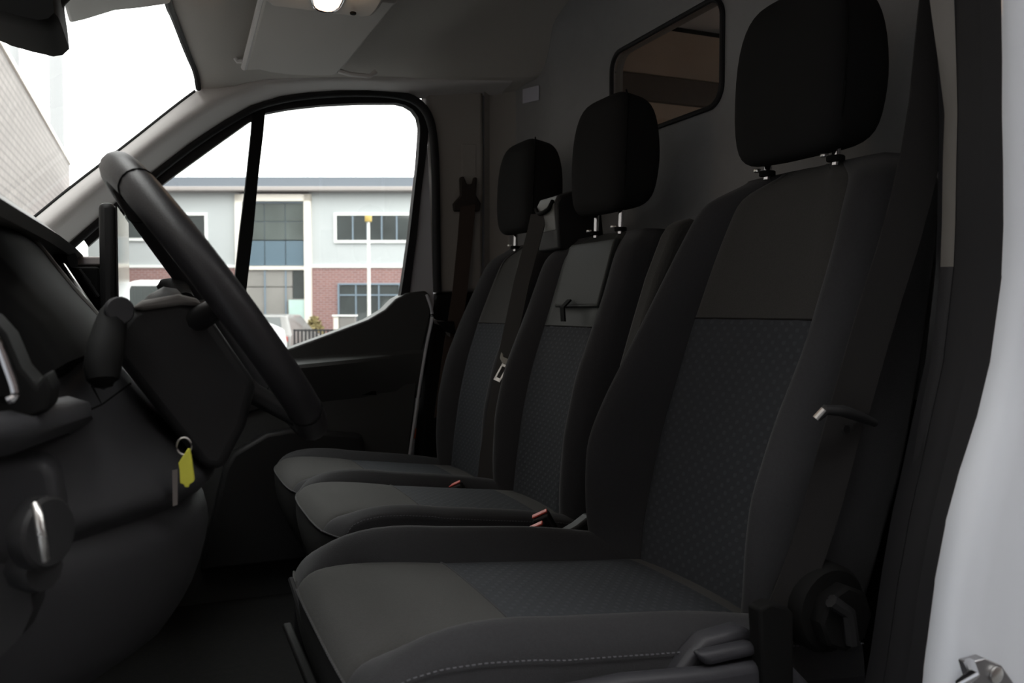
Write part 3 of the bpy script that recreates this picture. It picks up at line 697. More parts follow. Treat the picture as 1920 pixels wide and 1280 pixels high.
obj('belt_stop_button', MB().disc(aty(1584, 805, 0.748), (0, -1, 0), 0.0055, 0.003, 14), PLA, b1)
slv = [aty(1424, 1142, 0.738), aty(1448, 1130, 0.738), aty(1478, 1138, 0.738), aty(1490, 1150, 0.738), aty(1490, 1290, 0.738), aty(1432, 1290, 0.738)]
obj('anchor_sleeve', MB().prism(slv, (0, 0.022, 0)), PLM, b1, bevel=0.004)

# buckles
def buckle(px, py, y, label, col=REDP):
    p = aty(px, py, y)
    t = thing('belt_buckle', label, 'buckle', p+V((0.02, 0, -0.06)), 'seat belt buckles')
    d = V((-0.45, 0.05, 0.85)).normalized(); s = V((0.85, -0.45, 0.30)).normalized(); n = d.cross(s).normalized(); s = n.cross(d)
    obj('buckle_body', MB().box((-0.016, -0.014, -0.075), (0.016, 0.012, 0.0), p, (s, n, d)), PLA, t, bevel=0.005)
    obj('release_button', MB().box((-0.0215, -0.0085, 0.0005), (0.0215, 0.0045, 0.004), p, (s*0.7, n, d)), REDP, t, bevel=0.0015)
    obj('stalk', MB().tube([p-d*0.07, p-d*0.11+V((0.01, 0, 0))], 0.008, 8), PLM, t)
    return t
buckle(853, 908, 1.815, 'red-button belt buckle between the middle and outer cushions')
buckle(1013, 964, 1.40, 'upper red-button belt buckle at the near rear corner of the middle cushion')
buckle(1004, 987, 1.34, 'lower red-button belt buckle beside the driver seat far bolster')

# ================================================================ DASHBOARD
db = thing('dashboard', 'black plastic dashboard with instrument hood and knee panel, seen from the door', 'dashboard', (-0.2, 1.5, 0.3))
# main knee panel: silhouette measured at y=1.0, swept towards passenger and rounded off towards the door
PR = [(-0.32, 0.90), (-0.20, 0.875), (-0.115, 0.835), (-0.075, 0.785), (-0.045, 0.745), (-0.015, 0.705), (0.012, 0.672), (0.042, 0.645), (0.060, 0.626), (0.057, 0.614), (0.036, 0.603), (0.040, 0.596), (0.054, 0.580), (0.046, 0.535), (0.030, 0.490), (0.006, 0.460), (-0.05, 0.430), (-0.13, 0.41), (-0.25, 0.38), (-0.40, 0.36)]
PR3 = [V((x, 0, z)) for x, z in PR]
PR3 = poly_smooth(PR3, 1)
secs = []
for y, dx in ((0.63, -0.30), (0.66, -0.25), (0.70, -0.21), (0.76, -0.155), (0.82, -0.10), (0.88, -0.05), (0.94, -0.014), (1.0, 0.0), (1.08, 0.0), (1.16, -0.004), (1.26, -0.02), (1.36, -0.03), (1.5, -0.035), (1.8, -0.035), (2.2, -0.035), (2.42, -0.04)):
    secs.append([V((p.x+dx, y, p.z)) for p in PR3])
obj('knee_panel', MB().loft(secs), PLD, db, angle=50)
# dash top pad
tpad = []
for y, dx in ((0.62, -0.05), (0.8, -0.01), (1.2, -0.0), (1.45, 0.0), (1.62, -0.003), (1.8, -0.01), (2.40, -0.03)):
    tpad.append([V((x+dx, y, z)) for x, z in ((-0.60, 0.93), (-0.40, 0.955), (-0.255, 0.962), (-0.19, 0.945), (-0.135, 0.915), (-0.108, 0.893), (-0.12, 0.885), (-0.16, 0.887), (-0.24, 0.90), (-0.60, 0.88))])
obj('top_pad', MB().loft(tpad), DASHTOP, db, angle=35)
obj('vent_surround', MB().prism([aty(100, 497, 1.66), aty(195, 497, 1.66), aty(215, 610, 1.66), aty(150, 610, 1.66)], (0, 0.4, 0)), PLM, db)
# instrument hood: rounded arch around a dark cluster face
hood = []
for px, py in ((-60, 415), (0, 430), (35, 437), (60, 447), (80, 470), (105, 502), (140, 545), (182, 590), (215, 640)):
    p0 = aty(px, py, 1.20)
    hood.append(p0)
hs = []
for y, dz, dx in ((0.86, -0.13, -0.035), (0.875, -0.07, -0.025), (0.91, -0.03, -0.014), (0.97, -0.008, -0.005), (1.06, 0.0, 0.0), (1.2, 0.0, 0.0), (1.27, -0.012, -0.004), (1.32, -0.05, -0.012)):
    hs.append([V((p.x+dx, y, p.z+dz*max(0.1, 1-i/7))) for i, p in enumerate(hood)] + [V((hood[-1].x-0.06, y, hood[-1].z-0.06)), V((-0.45, y, 0.6)), V((-0.45, y, 0.86+dz))])
obj('instrument_hood', MB().loft(hs), PLM, db, angle=55)
obj('hood_trim', MB().tube([p+V((0.001, 0, 0.0)) for p in poly_smooth(hood, 1)], 0.0035, 8), DASHTOP, db)
# side facing the driver: large dark panel below the hood
# centre dash trim and vents behind the hood
ct = obj('centre_trim', MB().prism([aty(120, 478, 1.62), aty(150, 480, 1.62), aty(190, 481, 1.62), aty(192, 497, 1.62), aty(150, 498, 1.62), aty(128, 500, 1.62)], (0, 0.5, 0)), mat('satin_trim', (0.55, 0.50, 0.50), 0.4), db, bevel=0.003)
av = obj('air_vent', MB().prism([aty(132, 500, 1.42), aty(185, 500, 1.42), aty(190, 560, 1.42), aty(172, 560, 1.42)], (0, 0.22, 0)), PLM, db, bevel=0.004)
for k in range(3):
    obj('vane', MB().tube([aty(148+k*9, 505+k*13, 1.415), aty(168+k*8, 530+k*13, 1.415)], 0.003, 6), PLA, av)
obj('chrome_strip', MB().tube([aty(118, 497, 1.36), aty(140, 530, 1.30), aty(160, 560, 1.24), aty(178, 586, 1.20)], 0.0035, 8), STEEL, db)
obj('dash_knob', MB().disc(aty(112, 490, 1.5), (1, -0.4, 0.2), 0.018, 0.02), PLM, db)

# near-end vent with chrome arc
ve = thing('side_air_vent', 'round black air vent with a bright chrome arc at the dash end', 'air vent', aty(20, 760, 0.74))
obj('vent_pod', MB().prism([aty(x, y, 0.70) for x, y in ((-90, 560), (-20, 590), (12, 625), (40, 690), (68, 722), (84, 700), (98, 730), (92, 770), (40, 790), (-90, 800))], (0, 0.06, 0)), PLM, ve, bevel=0.006)
obj('chrome_arc', MB().tube(poly_smooth([aty(-20, 620, 0.69), aty(0, 650, 0.69), aty(14, 690, 0.69), aty(26, 722, 0.69), aty(30, 744, 0.69), aty(14, 750, 0.69)], 2), 0.0032, 8), CHR, ve)
obj('vent_grille', MB().prism([aty(x, y, 0.696) for x, y in ((-60, 640), (-5, 655), (12, 700), (22, 740), (-60, 752))], (0, 0.004, 0)), PLM, ve)
obj('dash_lip', MB().loft([[p+V((0, 0, 0.012)), p+V((0.016, 0, 0.006)), p+V((0.018, 0, -0.006)), p+V((0, 0, -0.02)), p+V((-0.04, 0, 0))] for p in (aty(-60, 812, 0.66), aty(20, 800, 0.70), aty(90, 778, 0.76), aty(128, 768, 0.82), aty(134, 775, 0.88))]), PLD, db, angle=60)

# headlamp switch panel
sw = obj('switch_panel', MB().prism([aty(x, y, 0.74) for x, y in ((-90, 868), (40, 862), (88, 862), (104, 890), (117, 950), (118, 1000), (100, 1040), (82, 1070), (30, 1140), (-90, 1180))], (0, 0.05, 0)), PLD, db, bevel=0.008)
lk = thing('light_switch', 'round headlight switch knob with chrome ring on the dash end', 'switch', aty(72, 1040, 0.72))
ax_ = V((0.5, -0.86, 0.08)).normalized()
cpt = aty(60, 998, 0.69)
obj('switch_dial', MB().disc(cpt, (0.8, -0.55, 0.05), 0.026, 0.016, 24), PLA, lk)
obj('chrome_ring', MB().tube(poly_smooth([aty(66, 946, 0.645), aty(72, 962, 0.640), aty(77, 995, 0.636), aty(80, 1020, 0.638), aty(84, 1048, 0.645)], 2), 0.0032, 10), STEEL, lk)
tk = tag(obj('dimmer_knob', MB().disc(aty(44, 1062, 0.71), (0.7, -0.7, 0.0), 0.017, 0.022, 10), PLA), 'small ribbed dimmer wheel below the headlight switch', 'knob')
obj('lower_corner_cover', MB().loft([[p, p+V((0.02, 0, 0)), p+V((0.025, 0.03, 0)), p+V((-0.03, 0.04, 0)), p+V((-0.05, 0, 0))] for p in (aty(-20, 1060, 0.70), aty(-4, 1100, 0.70), aty(2, 1150, 0.70), aty(-20, 1200, 0.70), aty(-60, 1240, 0.70))]), PLA, db)

# fascia joints
def groove(pts, y, m=PLM, r=0.0012):
    obj('panel_joint', MB().tube([aty(x, yy, y) for x, yy in pts], r, 6), m, db)

# ---- steering column shroud
cs = thing('steering_column', 'black steering column shroud behind the wheel with windscreen light painted on its top', 'steering column', (-0.02, 1.05, 0.66))
obj('shroud', MB().prism([aty(x, y, 0.94) for x, y in ((202, 656), (218, 612), (240, 582), (268, 568), (340, 560), (380, 572), (482, 720), (462, 800), (418, 884), (380, 878))], (0, 0.20, 0)), PLA, cs, bevel=0.013)
obj('shroud_painted_light', MB().prism([aty(x, y, 0.936) for x, y in ((246, 578), (266, 563), (335, 551), (372, 560), (378, 574), (340, 572), (268, 582))], (0, 0.19, 0)), mat('lit_top_tone', (0.16, 0.15, 0.14), 0.5), cs, bevel=0.005)  # slab coloured paler to paint in light from the windscreen
def stalk(label, pts, radii, knob=None):
    t = thing('column_stalk', label, 'stalk', V((pts[0].x, pts[0].y, pts[0].z-0.03)), 'steering column stalks')
    obj('arm', MB().tube(pts, radii, 12), PLM, t)
    if knob: obj('end_cap', MB().disc(knob, (0.35, -0.93, 0.1), 0.0135, 0.008, 18), PLD, t)
    return t
stalk('long black indicator stalk with round end button, left of the wheel rim', [aty(214, 566, 0.925), aty(212, 590, 0.92), aty(204, 625, 0.90), aty(197, 660, 0.875), aty(192, 692, 0.86), aty(193, 712, 0.855), aty(194, 725, 0.855), aty(194, 730, 0.855)], [0.006, 0.013, 0.0155, 0.017, 0.016, 0.0135, 0.008, 0.002], aty(221, 583, 0.908))
stalk('short grey wiper stalk tip above the column, mostly behind the wheel rim', [aty(296, 542, 1.24), aty(306, 537, 1.24), aty(325, 538, 1.23), aty(338, 544, 1.20), aty(348, 565, 1.15)], [0.004, 0.010, 0.013, 0.013, 0.012])
# black gap between column and knee panel
groove([(218, 648), (260, 700), (310, 758), (352, 806), (385, 845), (412, 872)], 1.0, PLM, 0.005)
groove([(172, 722), (191, 758), (246, 718)], 0.90, PLM, 0.0012)
groove([(191, 758), (160, 772), (140, 786)], 0.87, PLM, 0.001)

# ---- steering wheel
dn = V((0.576, 0, -0.817)).normalized(); wc = V((0.065, 1.05, 0.812)) + dn*0.004; nn = V((0.817, 0, 0.576)).normalized(); yy_ = V((0, 1, 0))
sw_ = thing('steering_wheel', 'black leather steering wheel seen edge-on in front of the driver seat', 'steering wheel', wc-nn*0.05)
R = 0.1785; NN = 64
rim = MB()
rings = []
for i in range(NN+1):
    a = 2*math.pi*i/NN; rad = -dn*math.cos(a)+yy_*math.sin(a)
    c = wc+rad*R
    rings.append([c + rad*0.0195*math.cos(2*math.pi*k/14) + nn*0.0185*math.sin(2*math.pi*k/14) for k in range(14)])
rim.loft(rings, True, False, False)
rm = obj('rim', rim, LEATH, sw_)
for a in (0.66, -0.66, 2.5, -2.5):
    rad = -dn*math.cos(a)+yy_*math.sin(a); c = wc+rad*R
    obj('rim_seam', MB().tube([c + rad*0.0197*math.cos(2*math.pi*k/20) + nn*0.0187*math.sin(2*math.pi*k/20) for k in range(20)], 0.0009, 6, closed=True), PLM, rm)
hub = [[wc-nn*(0.055-h) + (-dn*math.cos(2*math.pi*k/24)*0.8+yy_*math.sin(2*math.pi*k/24))*r for k in range(24)] for r, h in ((0.05, -0.03), (0.062, 0.0), (0.06, 0.018), (0.048, 0.028))]
obj('airbag_hub', MB().loft(hub), PLA, sw_)
for v in (yy_, -yy_, dn):
    obj('spoke', MB().tube([wc-nn*0.045+v*0.04, wc-nn*0.03+v*0.11, wc-nn*0.004+v*0.172], [0.016, 0.013, 0.011], 10), PLA, sw_)

# ---- centre display
cd = thing('centre_display', 'slim upright black touchscreen on top of the centre dash', 'screen', (-0.058, 1.47, 0.80))
dx_ = V((0.0085, 0.255, 0)).normalized(); dax = (V((dx_.y, -dx_.x, 0)), dx_, V((0, 0, 1))); do_ = V((-0.050, 1.345, 0))
obj('display_case', MB().box((-0.022, 0, 0.80), (0.0, 0.257, 0.953), do_, dax), PLA, cd, bevel=0.008)
obj('display_glass', MB().box((0.0, 0.004, 0.806), (0.0025, 0.253, 0.948), do_, dax), SCREEN, cd, smooth=False)
obj('display_mount', MB().box((-0.11, 1.40, 0.72), (-0.052, 1.55, 0.80)), PLM, cd, bevel=0.006)

# ---- keys
ky = thing('ignition_keys', 'steel key with a notched yellow plastic tag hanging below the steering column', 'keys', aty(342, 948, 0.87))
obj('key_ring', MB().tube([aty(345+14*math.cos(a), 836+16*math.sin(a), 0.872) for a in [2*math.pi*k/16 for k in range(16)]], 0.001, 6, closed=True), KEYM, ky)
obj('yellow_tag', MB().prism([aty(x, y, 0.868) for x, y in ((352, 840), (356, 842), (360, 868), (364, 898), (362, 904), (355, 908), (353, 914), (346, 913), (344, 908), (337, 906), (336, 880), (334, 868))], (0.001, 0.003, 0)), YEL, ky, bevel=0.0008)
obj('key_blade', MB().prism([aty(x, y, 0.872) for x, y in ((323, 882), (333, 880), (333, 946), (324, 949))], (0, 0.002, 0)), KEYM, ky)

# ================================================================ OVERHEAD
# sun visor (folded up under the headliner)
sv = thing('sun_visor', 'grey passenger sun visor folded up against the headliner', 'sun visor', (0.32, 2.0, 1.39))
vz = 1.398
def vis(x, y): return V((x, y, vz + (x-0.2)*0.03))
vpts = [(0.198, 1.66), (0.213, 2.19), (0.214, 2.235), (0.222, 2.25), (0.25, 2.235), (0.28, 2.252), (0.33, 2.262), (0.39, 2.250), (0.43, 2.238), (0.441, 2.222), (0.447, 2.10), (0.452, 1.66)]
obj('visor_panel', MB().prism([vis(x, y) for x, y in vpts], (0, 0, 0.022)), mat('visor_vinyl', (0.60, 0.58, 0.55), 0.7, bump=(500, 0.3)), sv, bevel=0.008)
obj('visor_clip', MB().tube([V((0.44, 2.20, 1.41)), V((0.47, 2.20, 1.404)), V((0.52, 2.19, 1.402)), V((0.535, 2.185, 1.415))], [0.012, 0.011, 0.008, 0.004], 8, r2=0.006), TRIMG, sv)
obj('hinge_bracket', MB().tube([V((0.215, 2.20, 1.41)), V((0.195, 2.205, 1.408)), V((0.185, 2.2, 1.42))], 0.006, 8), TRIMG, sv)
obj('pivot_rod', MB().tube([V((0.20, 1.66, 1.408)), V((0.214, 2.24, 1.404))], 0.008, 8), TRIMG, sv)
# overhead console with courtesy lamp
oc = thing('overhead_console', 'grey overhead console with a lit courtesy lamp above the sun visor', 'console', (0.31, 1.62, 1.36))
cpts = [aty(498, 8, 1.70), aty(520, 12, 1.71), aty(600, 24, 1.715), aty(690, 34, 1.71), aty(704, 33, 1.705), aty(712, 20, 1.70), aty(735, -10, 1.66)]
zc_ = 1.37
def atz(px, py, z): r = ray(px, py); return V((0, 0, CZ)) + r*((z-CZ)/r.z)
cpts = [atz(x, y, zc_) for x, y in ((492, -60), (496, 2), (510, 13), (560, 19), (620, 27), (680, 34), (700, 31), (712, 18), (735, -20), (760, -70))]
obj('console_shell', MB().prism(cpts, (0, 0, 0.06)), mat('console_plastic', (0.50, 0.48, 0.45), 0.5), oc, bevel=0.008)
lp = [atz(x, y, zc_-0.003) for x, y in ((584, -20), (585, 5), (592, 18), (610, 23), (628, 22), (640, 10), (650, -20))]
obj('lamp_lens', MB().prism(lp, (0, 0, 0.01)), LAMP, oc, bevel=0.003)
obj('lamp_bezel', MB().tube(poly_smooth([p+V((0, 0, 0.001)) for p in lp], 1), 0.0028, 8), CHR, oc)
obj('lamp_switch', MB().disc(atz(662, 23, zc_-0.004), (0, 0, -1), 0.006, 0.004, 14), PLM, oc)
li = bpy.data.lights.new('courtesy_bulb', 'POINT'); li.energy = 0.25; li.color = (1, 0.7, 0.45); li.shadow_soft_size = 0.02
lo_ = bpy.data.objects.new('courtesy_bulb', li); COL.objects.link(lo_); lo_.parent = oc
lo_.location = atz(615, -5, zc_-0.02) - W[oc.name]

# sensor cover at top centre of the windscreen
sc_ = thing('sensor_cover', 'grey ribbed sensor cover at the top centre of the windscreen', 'cover', (-0.03, 1.55, 1.28))
sp = [aty(x, y, 1.62) for x, y in ((122, -60), (127, 10), (130, 45), (160, 38), (215, 21), (265, 16), (320, 8), (318, -60))]
obj('cover_shell', MB().prism(sp, (0, -0.12, 0)), TRIMG, sc_, bevel=0.006)
for k in range(8):
    x = 200+k*13.5
    obj('cooling_rib', MB().tube([aty(x, 11-k*1.2, 1.615), aty(x, 11-k*1.2, 1.615)+V((0, -0.05, 0)), aty(x, 11-k*1.2, 1.615)+V((0, -0.11, 0))], 0.0038, 6), PILL, sc_)
# mirror
rv = thing('rear_view_mirror', 'black interior mirror housing hanging at the top of the windscreen', 'mirror', (-0.15, 1.42, 1.19))
mr = []
for y, s in ((1.30, 0.88), (1.31, 0.97), (1.34, 1.0), (1.46, 1.0)):
    pts = [aty(x, yy, 1.46) for x, yy in ((-20, 52), (-20, 68), (22, 86), (60, 97), (100, 106), (118, 103), (130, 92), (127, 60), (121, 20), (124, -20), (40, -20))]
    cc = pts[0].copy()
    for p in pts[1:]: cc += p
    cc /= len(pts)
    mr.append([V((cc.x+(p.x-cc.x)*s, y, cc.z+(p.z-cc.z)*s)) for p in pts])
obj('mirror_housing', MB().loft(mr), PLM, rv, angle=35)
obj('mirror_stem', MB().tube([V((-0.13, 1.40, 1.24)), V((-0.10, 1.45, 1.30)), V((-0.05, 1.49, 1.36))], 0.014, 10), PLM, rv)

# orange label on the far pillar foot
tag(obj('label_tag', MB().prism([aty(776, 803, 2.435), aty(781, 803, 2.435), aty(779, 822, 2.435), aty(775, 822, 2.435)], (0, 0.002, 0)), ORANGE, smooth=False), 'tiny orange label low on the far door pillar', 'label')

# ================================================================ OUTSIDE
GZ = -0.70
asp = mat('asphalt', (0.09, 0.09, 0.09), 0.9, noise=(3, 0.2))
struct(obj('ground', MB().box((-80, -60, GZ-0.1), (120, 90, GZ)), asp, smooth=False))
D0 = 30.0; S = D0/F
O = V((0, 0, CZ)) + FH*D0
AX = (RT, FH, V((0, 0, 1)))
HOR = 640 + F*math.tan(PIT)      # horizon row
def U(px): return (px-960)*S
def Z(py): return (HOR-py)*S
def fb(mb, px0, px1, py0, py1, d0, d1): return mb.box((U(px0), d0, Z(py1)), (U(px1), d1, Z(py0)), O, AX)
CLAD = mat('pale_grey_cladding', (0.47, 0.495, 0.505), 0.6)
FASC = mat('roof_fascia', (0.15, 0.17, 0.20), 0.6)
GUT = mat('gutter_grey', (0.34, 0.31, 0.30), 0.6)
CREAM = mat('cream_frame', (0.80, 0.75, 0.68), 0.6)
WFR = mat('white_window_frame', (0.85, 0.87, 0.85), 0.5)
RBR = brick_mat('red_brick', (0.29, 0.15, 0.14), (0.25, 0.13, 0.125), (0.34, 0.26, 0.25), 1.0)
PANE = mat('dark_reflective_pane', (0.055, 0.065, 0.066), 0.06, metal=0.08, spec=0.9, noise=(0.8, 0.6))
MULL = mat('blue_grey_mullion', (0.20, 0.26, 0.32), 0.5)
SPAN = mat('blue_spandrel', (0.11, 0.165, 0.21), 0.35)
fac = thing('office_building', 'two-storey office unit with grey cladding over red brick, seen through the side window', 'building', O+V((0, 0, GZ-CZ)))
uvb = lambda p: ((p-O).dot(RT), p.z)
obj('brick_wall', fb(fb(MB(), 166, 452, 500, 700, 0, 0.3), 580, 1100, 500, 700, 0, 0.3), RBR, fac, smooth=False, uvf=uvb)
obj('cladding', fb(fb(MB(), 166, 452, 362, 497, 0.02, 0.3), 578, 1100, 362, 497, 0.02, 0.3), CLAD, fac, smooth=False)
obj('roof_fascia', fb(MB(), 166, 1100, 336, 356, -0.35, 0.3), FASC, fac, smooth=False)
obj('gutter', fb(MB(), 166, 1100, 354, 362, -0.45, 0.02), GUT, fac, smooth=False, bevel=0.03)
obj('back_wall', fb(MB(), 166, 1100, 340, 700, 0.3, 6), CLAD, fac, smooth=False)
obj('string_course', fb(fb(MB(), 166, 452, 497, 502, -0.04, 0.3), 580, 1100, 497, 502, -0.04, 0.3), WFR, fac, smooth=False)
bay = obj('entrance_frame', fb(fb(fb(MB(), 445, 459, 366, 700, -0.15, 0.2), 573, 586, 366, 700, -0.15, 0.2), 445, 586, 366, 379, -0.15, 0.2), CREAM, fac, smooth=False)
def window(px0, px1, py0, py1, frame_w, mulls, trans, fm, name='window'):
    f = MB(); fw = frame_w
    fb(f, px0, px1, py0, py0+fw, -0.06, 0.1); fb(f, px0, px1, py1-fw, py1, -0.06, 0.1); fb(f, px0, px0+fw, py0+fw, py1-fw, -0.06, 0.1); fb(f, px1-fw, px1, py0+fw, py1-fw, -0.06, 0.1)
    o = obj(name, f, fm, fac, smooth=False)
    xs = [px0+fw]+mulls+[px1-fw]; ys = [py0+fw]+trans+[py1-fw]
    for x0, x1 in zip(xs, xs[1:]):
        for y0, y1 in zip(ys, ys[1:]):
            obj('pane', fb(MB(), x0+0.6, x1-0.6, y0+0.6, y1-0.6, -0.02, 0.0), PANE, o, smooth=False)
    for x in mulls: obj('mullion', fb(MB(), x-1.2, x+1.2, py0+fw, py1-fw, -0.05, -0.005), MULL, o, smooth=False)
    for y in trans: obj('transom', fb(MB(), px0+fw, px1-fw, y-1.2, y+1.2, -0.05, -0.005), MULL, o, smooth=False)
    return o
window(628, 860, 400, 456, 5, [663, 690, 717, 745, 790, 830], [], WFR)
window(232, 392, 400, 452, 5, [270, 310, 352], [], WFR)
window(634, 752, 531, 690, 3, [668, 711], [553], MULL)
# entrance glazing
g1 = obj('upper_glazing', fb(MB(), 459, 573, 379, 450, 0.05, 0.1), MULL, bay, smooth=False)
SKYP = mat('pane', (0.11, 0.13, 0.125), 0.08, metal=0.1, spec=0.8, noise=(0.6, 0.7))
g = obj('glazed_bay', fb(MB(), 459, 573, 379, 382, -0.02, 0.1), MULL, fac, smooth=False)
for x0, x1 in ((459, 497), (498.5, 536), (537.5, 573)):
    obj('pane', fb(MB(), x0, x1, 382, 415, 0.0, 0.03), SKYP, g, smooth=False)
    obj('pane', fb(MB(), x0, x1, 416.5, 450, 0.0, 0.03), SKYP, g, smooth=False)
    obj('spandrel_panel', fb(MB(), x0, x1, 452, 498, 0.0, 0.03), SPAN, g, smooth=False)
obj('transom', fb(MB(), 459, 573, 499, 506, -0.08, 0.05), CREAM, g, smooth=False)
SHOP = mat('shop_glass_reflection', (0.30, 0.29, 0.275), 0.15, spec=0.6, noise=(0.7, 0.3))
for x0, x1 in ((459, 497), (498.5, 536), (537.5, 549)):
    obj('pane', fb(MB(), x0, x1, 507, 537, 0.0, 0.03), SHOP, g, smooth=False)
    obj('pane', fb(MB(), x0, x1, 538.5, 690, 0.0, 0.03), SHOP, g, smooth=False)
obj('pane', fb(MB(), 550, 573, 507, 560, 0.0, 0.03), PANE, g, smooth=False)
obj('pane', fb(MB(), 550, 573, 560, 690, 0.0, 0.03), SHOP, g, smooth=False)
for x in (496.5, 535.5): obj('mullion', fb(MB(), x, x+2.5, 507, 690, -0.04, 0.0), MULL, g, smooth=False)
tag(obj('poster', fb(MB(), 543, 572, 562, 602, -0.10, -0.06), mat('pale_green_poster', (0.50, 0.66, 0.62), 0.6, noise=(1.5, 0.35)), smooth=False), 'pale green and yellow poster in the office entrance glazing', 'poster')

# lamp post in front
DP = 22.0
def op(px, py, d): return V((0, 0, CZ)) + FH*d + RT*((px-960)*d/F) + V((0, 0, (HOR-py)*d/F))
lpst = thing('street_lamp', 'slim white lamp post in front of the office windows', 'street lamp', op(692, 0, DP)*1.0)
b_ = op(692, HOR, DP); lpst.location = (b_.x, b_.y, GZ); W[lpst.name] = V((b_.x, b_.y, GZ))
obj('post', MB().tube([V((b_.x, b_.y, GZ)), op(692, 500, DP), op(692, 412, DP)], [0.05, 0.04, 0.035], 10, upv=(1, 0, 0)), mat('white_post', (0.85, 0.85, 0.82), 0.5), lpst)
obj('lamp_head', MB().disc(op(692, 415, DP)+V((0, 0, -0.02)), (0, 0, 1), 0.09, 0.16, 12), mat('yellow_lamp_head', (0.5, 0.36, 0.10), 0.5), lpst)

# parked hatchback (rear view) and white van
def car(name, label, cat, px, d, wid, hgt, lng, paint, plate=None):
    """rear of a parked vehicle facing away, built in the facade's axes"""
    c = op(px, HOR, d); c.z = GZ
    t = thing(name, label, cat, c); X_ = lambda u, v, z: c+RT*u+FH*v+V((0, 0, z))
    h, w2 = hgt, wid/2
    side = [(0.0, 0.35), (0.02, 0.62*h), (0.10, 0.66*h), (0.40, 0.97*h), (0.75, h), (1.9, 0.99*h), (2.7, 0.66*h), (lng-0.2, 0.56*h), (lng, 0.42*h), (lng, 0.3)]
    rg = []
    for u, s in ((-w2, 0.94), (-w2+0.06, 0.99), (-w2+0.2, 1.0), (w2-0.2, 1.0), (w2-0.06, 0.99), (w2, 0.94)):
        k = lambda z: z if z < 0.6*h else z
        rg.append([X_(u*(1.0 if z < 0.7*h else 0.82), v+(1-s)*0.6, 0.3+(z-0.3)*s) for v, z in side])
    obj('body', MB().loft(rg), paint, t, bevel=0.04)
    obj('rear_window', MB().add([X_(-w2*0.74, 0.07, 0.68*h), X_(w2*0.74, 0.07, 0.68*h), X_(w2*0.62, 0.36, 0.945*h), X_(-w2*0.62, 0.36, 0.945*h), X_(-w2*0.74, 0.12, 0.68*h), X_(w2*0.74, 0.12, 0.68*h), X_(w2*0.62, 0.41, 0.945*h), X_(-w2*0.62, 0.41, 0.945*h)], [(0, 1, 2, 3), (4, 7, 6, 5), (0, 4, 5, 1), (1, 5, 6, 2), (2, 6, 7, 3), (3, 7, 4, 0)]), PANE, t, smooth=False)
    for sg in (-1, 1):
        obj('tail_light', MB().box((sg*w2*0.80-0.12, -0.02, 0.50*h), (sg*w2*0.80+0.12, 0.05, 0.60*h), c, AX), mat('tail_light_red', (0.35, 0.03, 0.025), 0.3), t, bevel=0.02)
        obj('wheel', MB().disc(c+RT*(sg*(w2-0.22))+FH*0.7+V((0, 0, 0.31)), RT*sg, 0.31, 0.2, 20), PLM, t)
        obj('wheel', MB().disc(c+RT*(sg*(w2-0.22))+FH*(lng-0.8)+V((0, 0, 0.31)), RT*sg, 0.31, 0.2, 20), PLM, t)
    obj('bumper', MB().box((-w2*0.95, -0.08, 0.28), (w2*0.95, 0.06, 0.48), c, AX), paint, t, bevel=0.04)
    if plate: obj('number_plate', MB().box((-0.26, -0.1, 0.33), (0.26, -0.075, 0.45), c, AX), plate, t, smooth=False)
    return t
car('parked_car', 'grey hatchback with orange number plate parked outside, beside the railings', 'car', 478, 21.5, 1.75, 1.40, 4.2, mat('grey_car_paint', (0.20, 0.195, 0.19), 0.3, coat=0.5), mat('orange_plate', (0.55, 0.26, 0.05), 0.5))
car('parked_van', 'small white van parked outside, behind the steering wheel rim', 'van', 296, 14.0, 1.9, 2.02, 4.4, mat('white_van_paint', (0.8, 0.81, 0.82), 0.3, coat=0.5))

# railings
FEN = mat('black_railing_paint', (0.02, 0.02, 0.022), 0.5)
fn = thing('railing_fence', 'black metal railings in front of the office entrance', 'fence', op(600, HOR, 20.0)*1)
c0 = op(552, HOR, 20.0); W[fn.name] = V((c0.x, c0.y, GZ)); fn.location = (c0.x, c0.y, GZ)
FD = 20.0
for k in range(20):
    x = 552+k*7.0; p = op(x, HOR, FD); tp_ = op(x, 617, FD)
    obj('upright', MB().box((-0.02, -0.02, 0), (0.02, 0.02, tp_.z-GZ), V((p.x, p.y, GZ)), AX), FEN, fn, smooth=False)
for yy in (619, 645):
    a_ = op(550, yy, FD); obj('rail', MB().box((0, -0.015, -0.02), (140*FD/F, 0.015, 0.02), a_, AX), FEN, fn, smooth=False)

# shrub, bin, letter box
def shrub(px, py_top, d, r, label, col, name='shrub'):
    c = op(px, HOR, d); t = thing(name, label, 'shrub', V((c.x, c.y, GZ)))
    ztop = op(px, py_top, d).z; h = ztop-GZ; mb = MB(); rnd = random.Random(int(px))
    for i in range(420):
        a = rnd.random()*6.28; k = rnd.random()**0.5; zz = GZ+0.2+(h-0.2)*rnd.random()
        rr_ = r*k*math.sin(math.pi*min(1, 0.15+0.8*(zz-GZ)/h))
        p = V((c.x+rr_*math.cos(a), c.y+rr_*math.sin(a), zz)); e = V((rnd.uniform(-1, 1), rnd.uniform(-1, 1), rnd.uniform(-0.4, 1))).normalized()*0.10; f = e.orthogonal().normalized()*0.045
        mb.add([p-e, p+f, p+e, p-f], [(0, 1, 2, 3)])
    fo = obj('foliage', mb, mat('leaf', col, 0.7), t, smooth=False); fo['kind'] = 'stuff'
    obj('stem', MB().tube([V((c.x, c.y, GZ)), V((c.x, c.y, GZ+h*0.6))], 0.03, 6), mat('bark', (0.08, 0.05, 0.03), 0.8), t)
shrub(590, 594, 27.4, 0.42, 'yellow-green shrub by the entrance, left of the brick wall', (0.20, 0.16, 0.06))
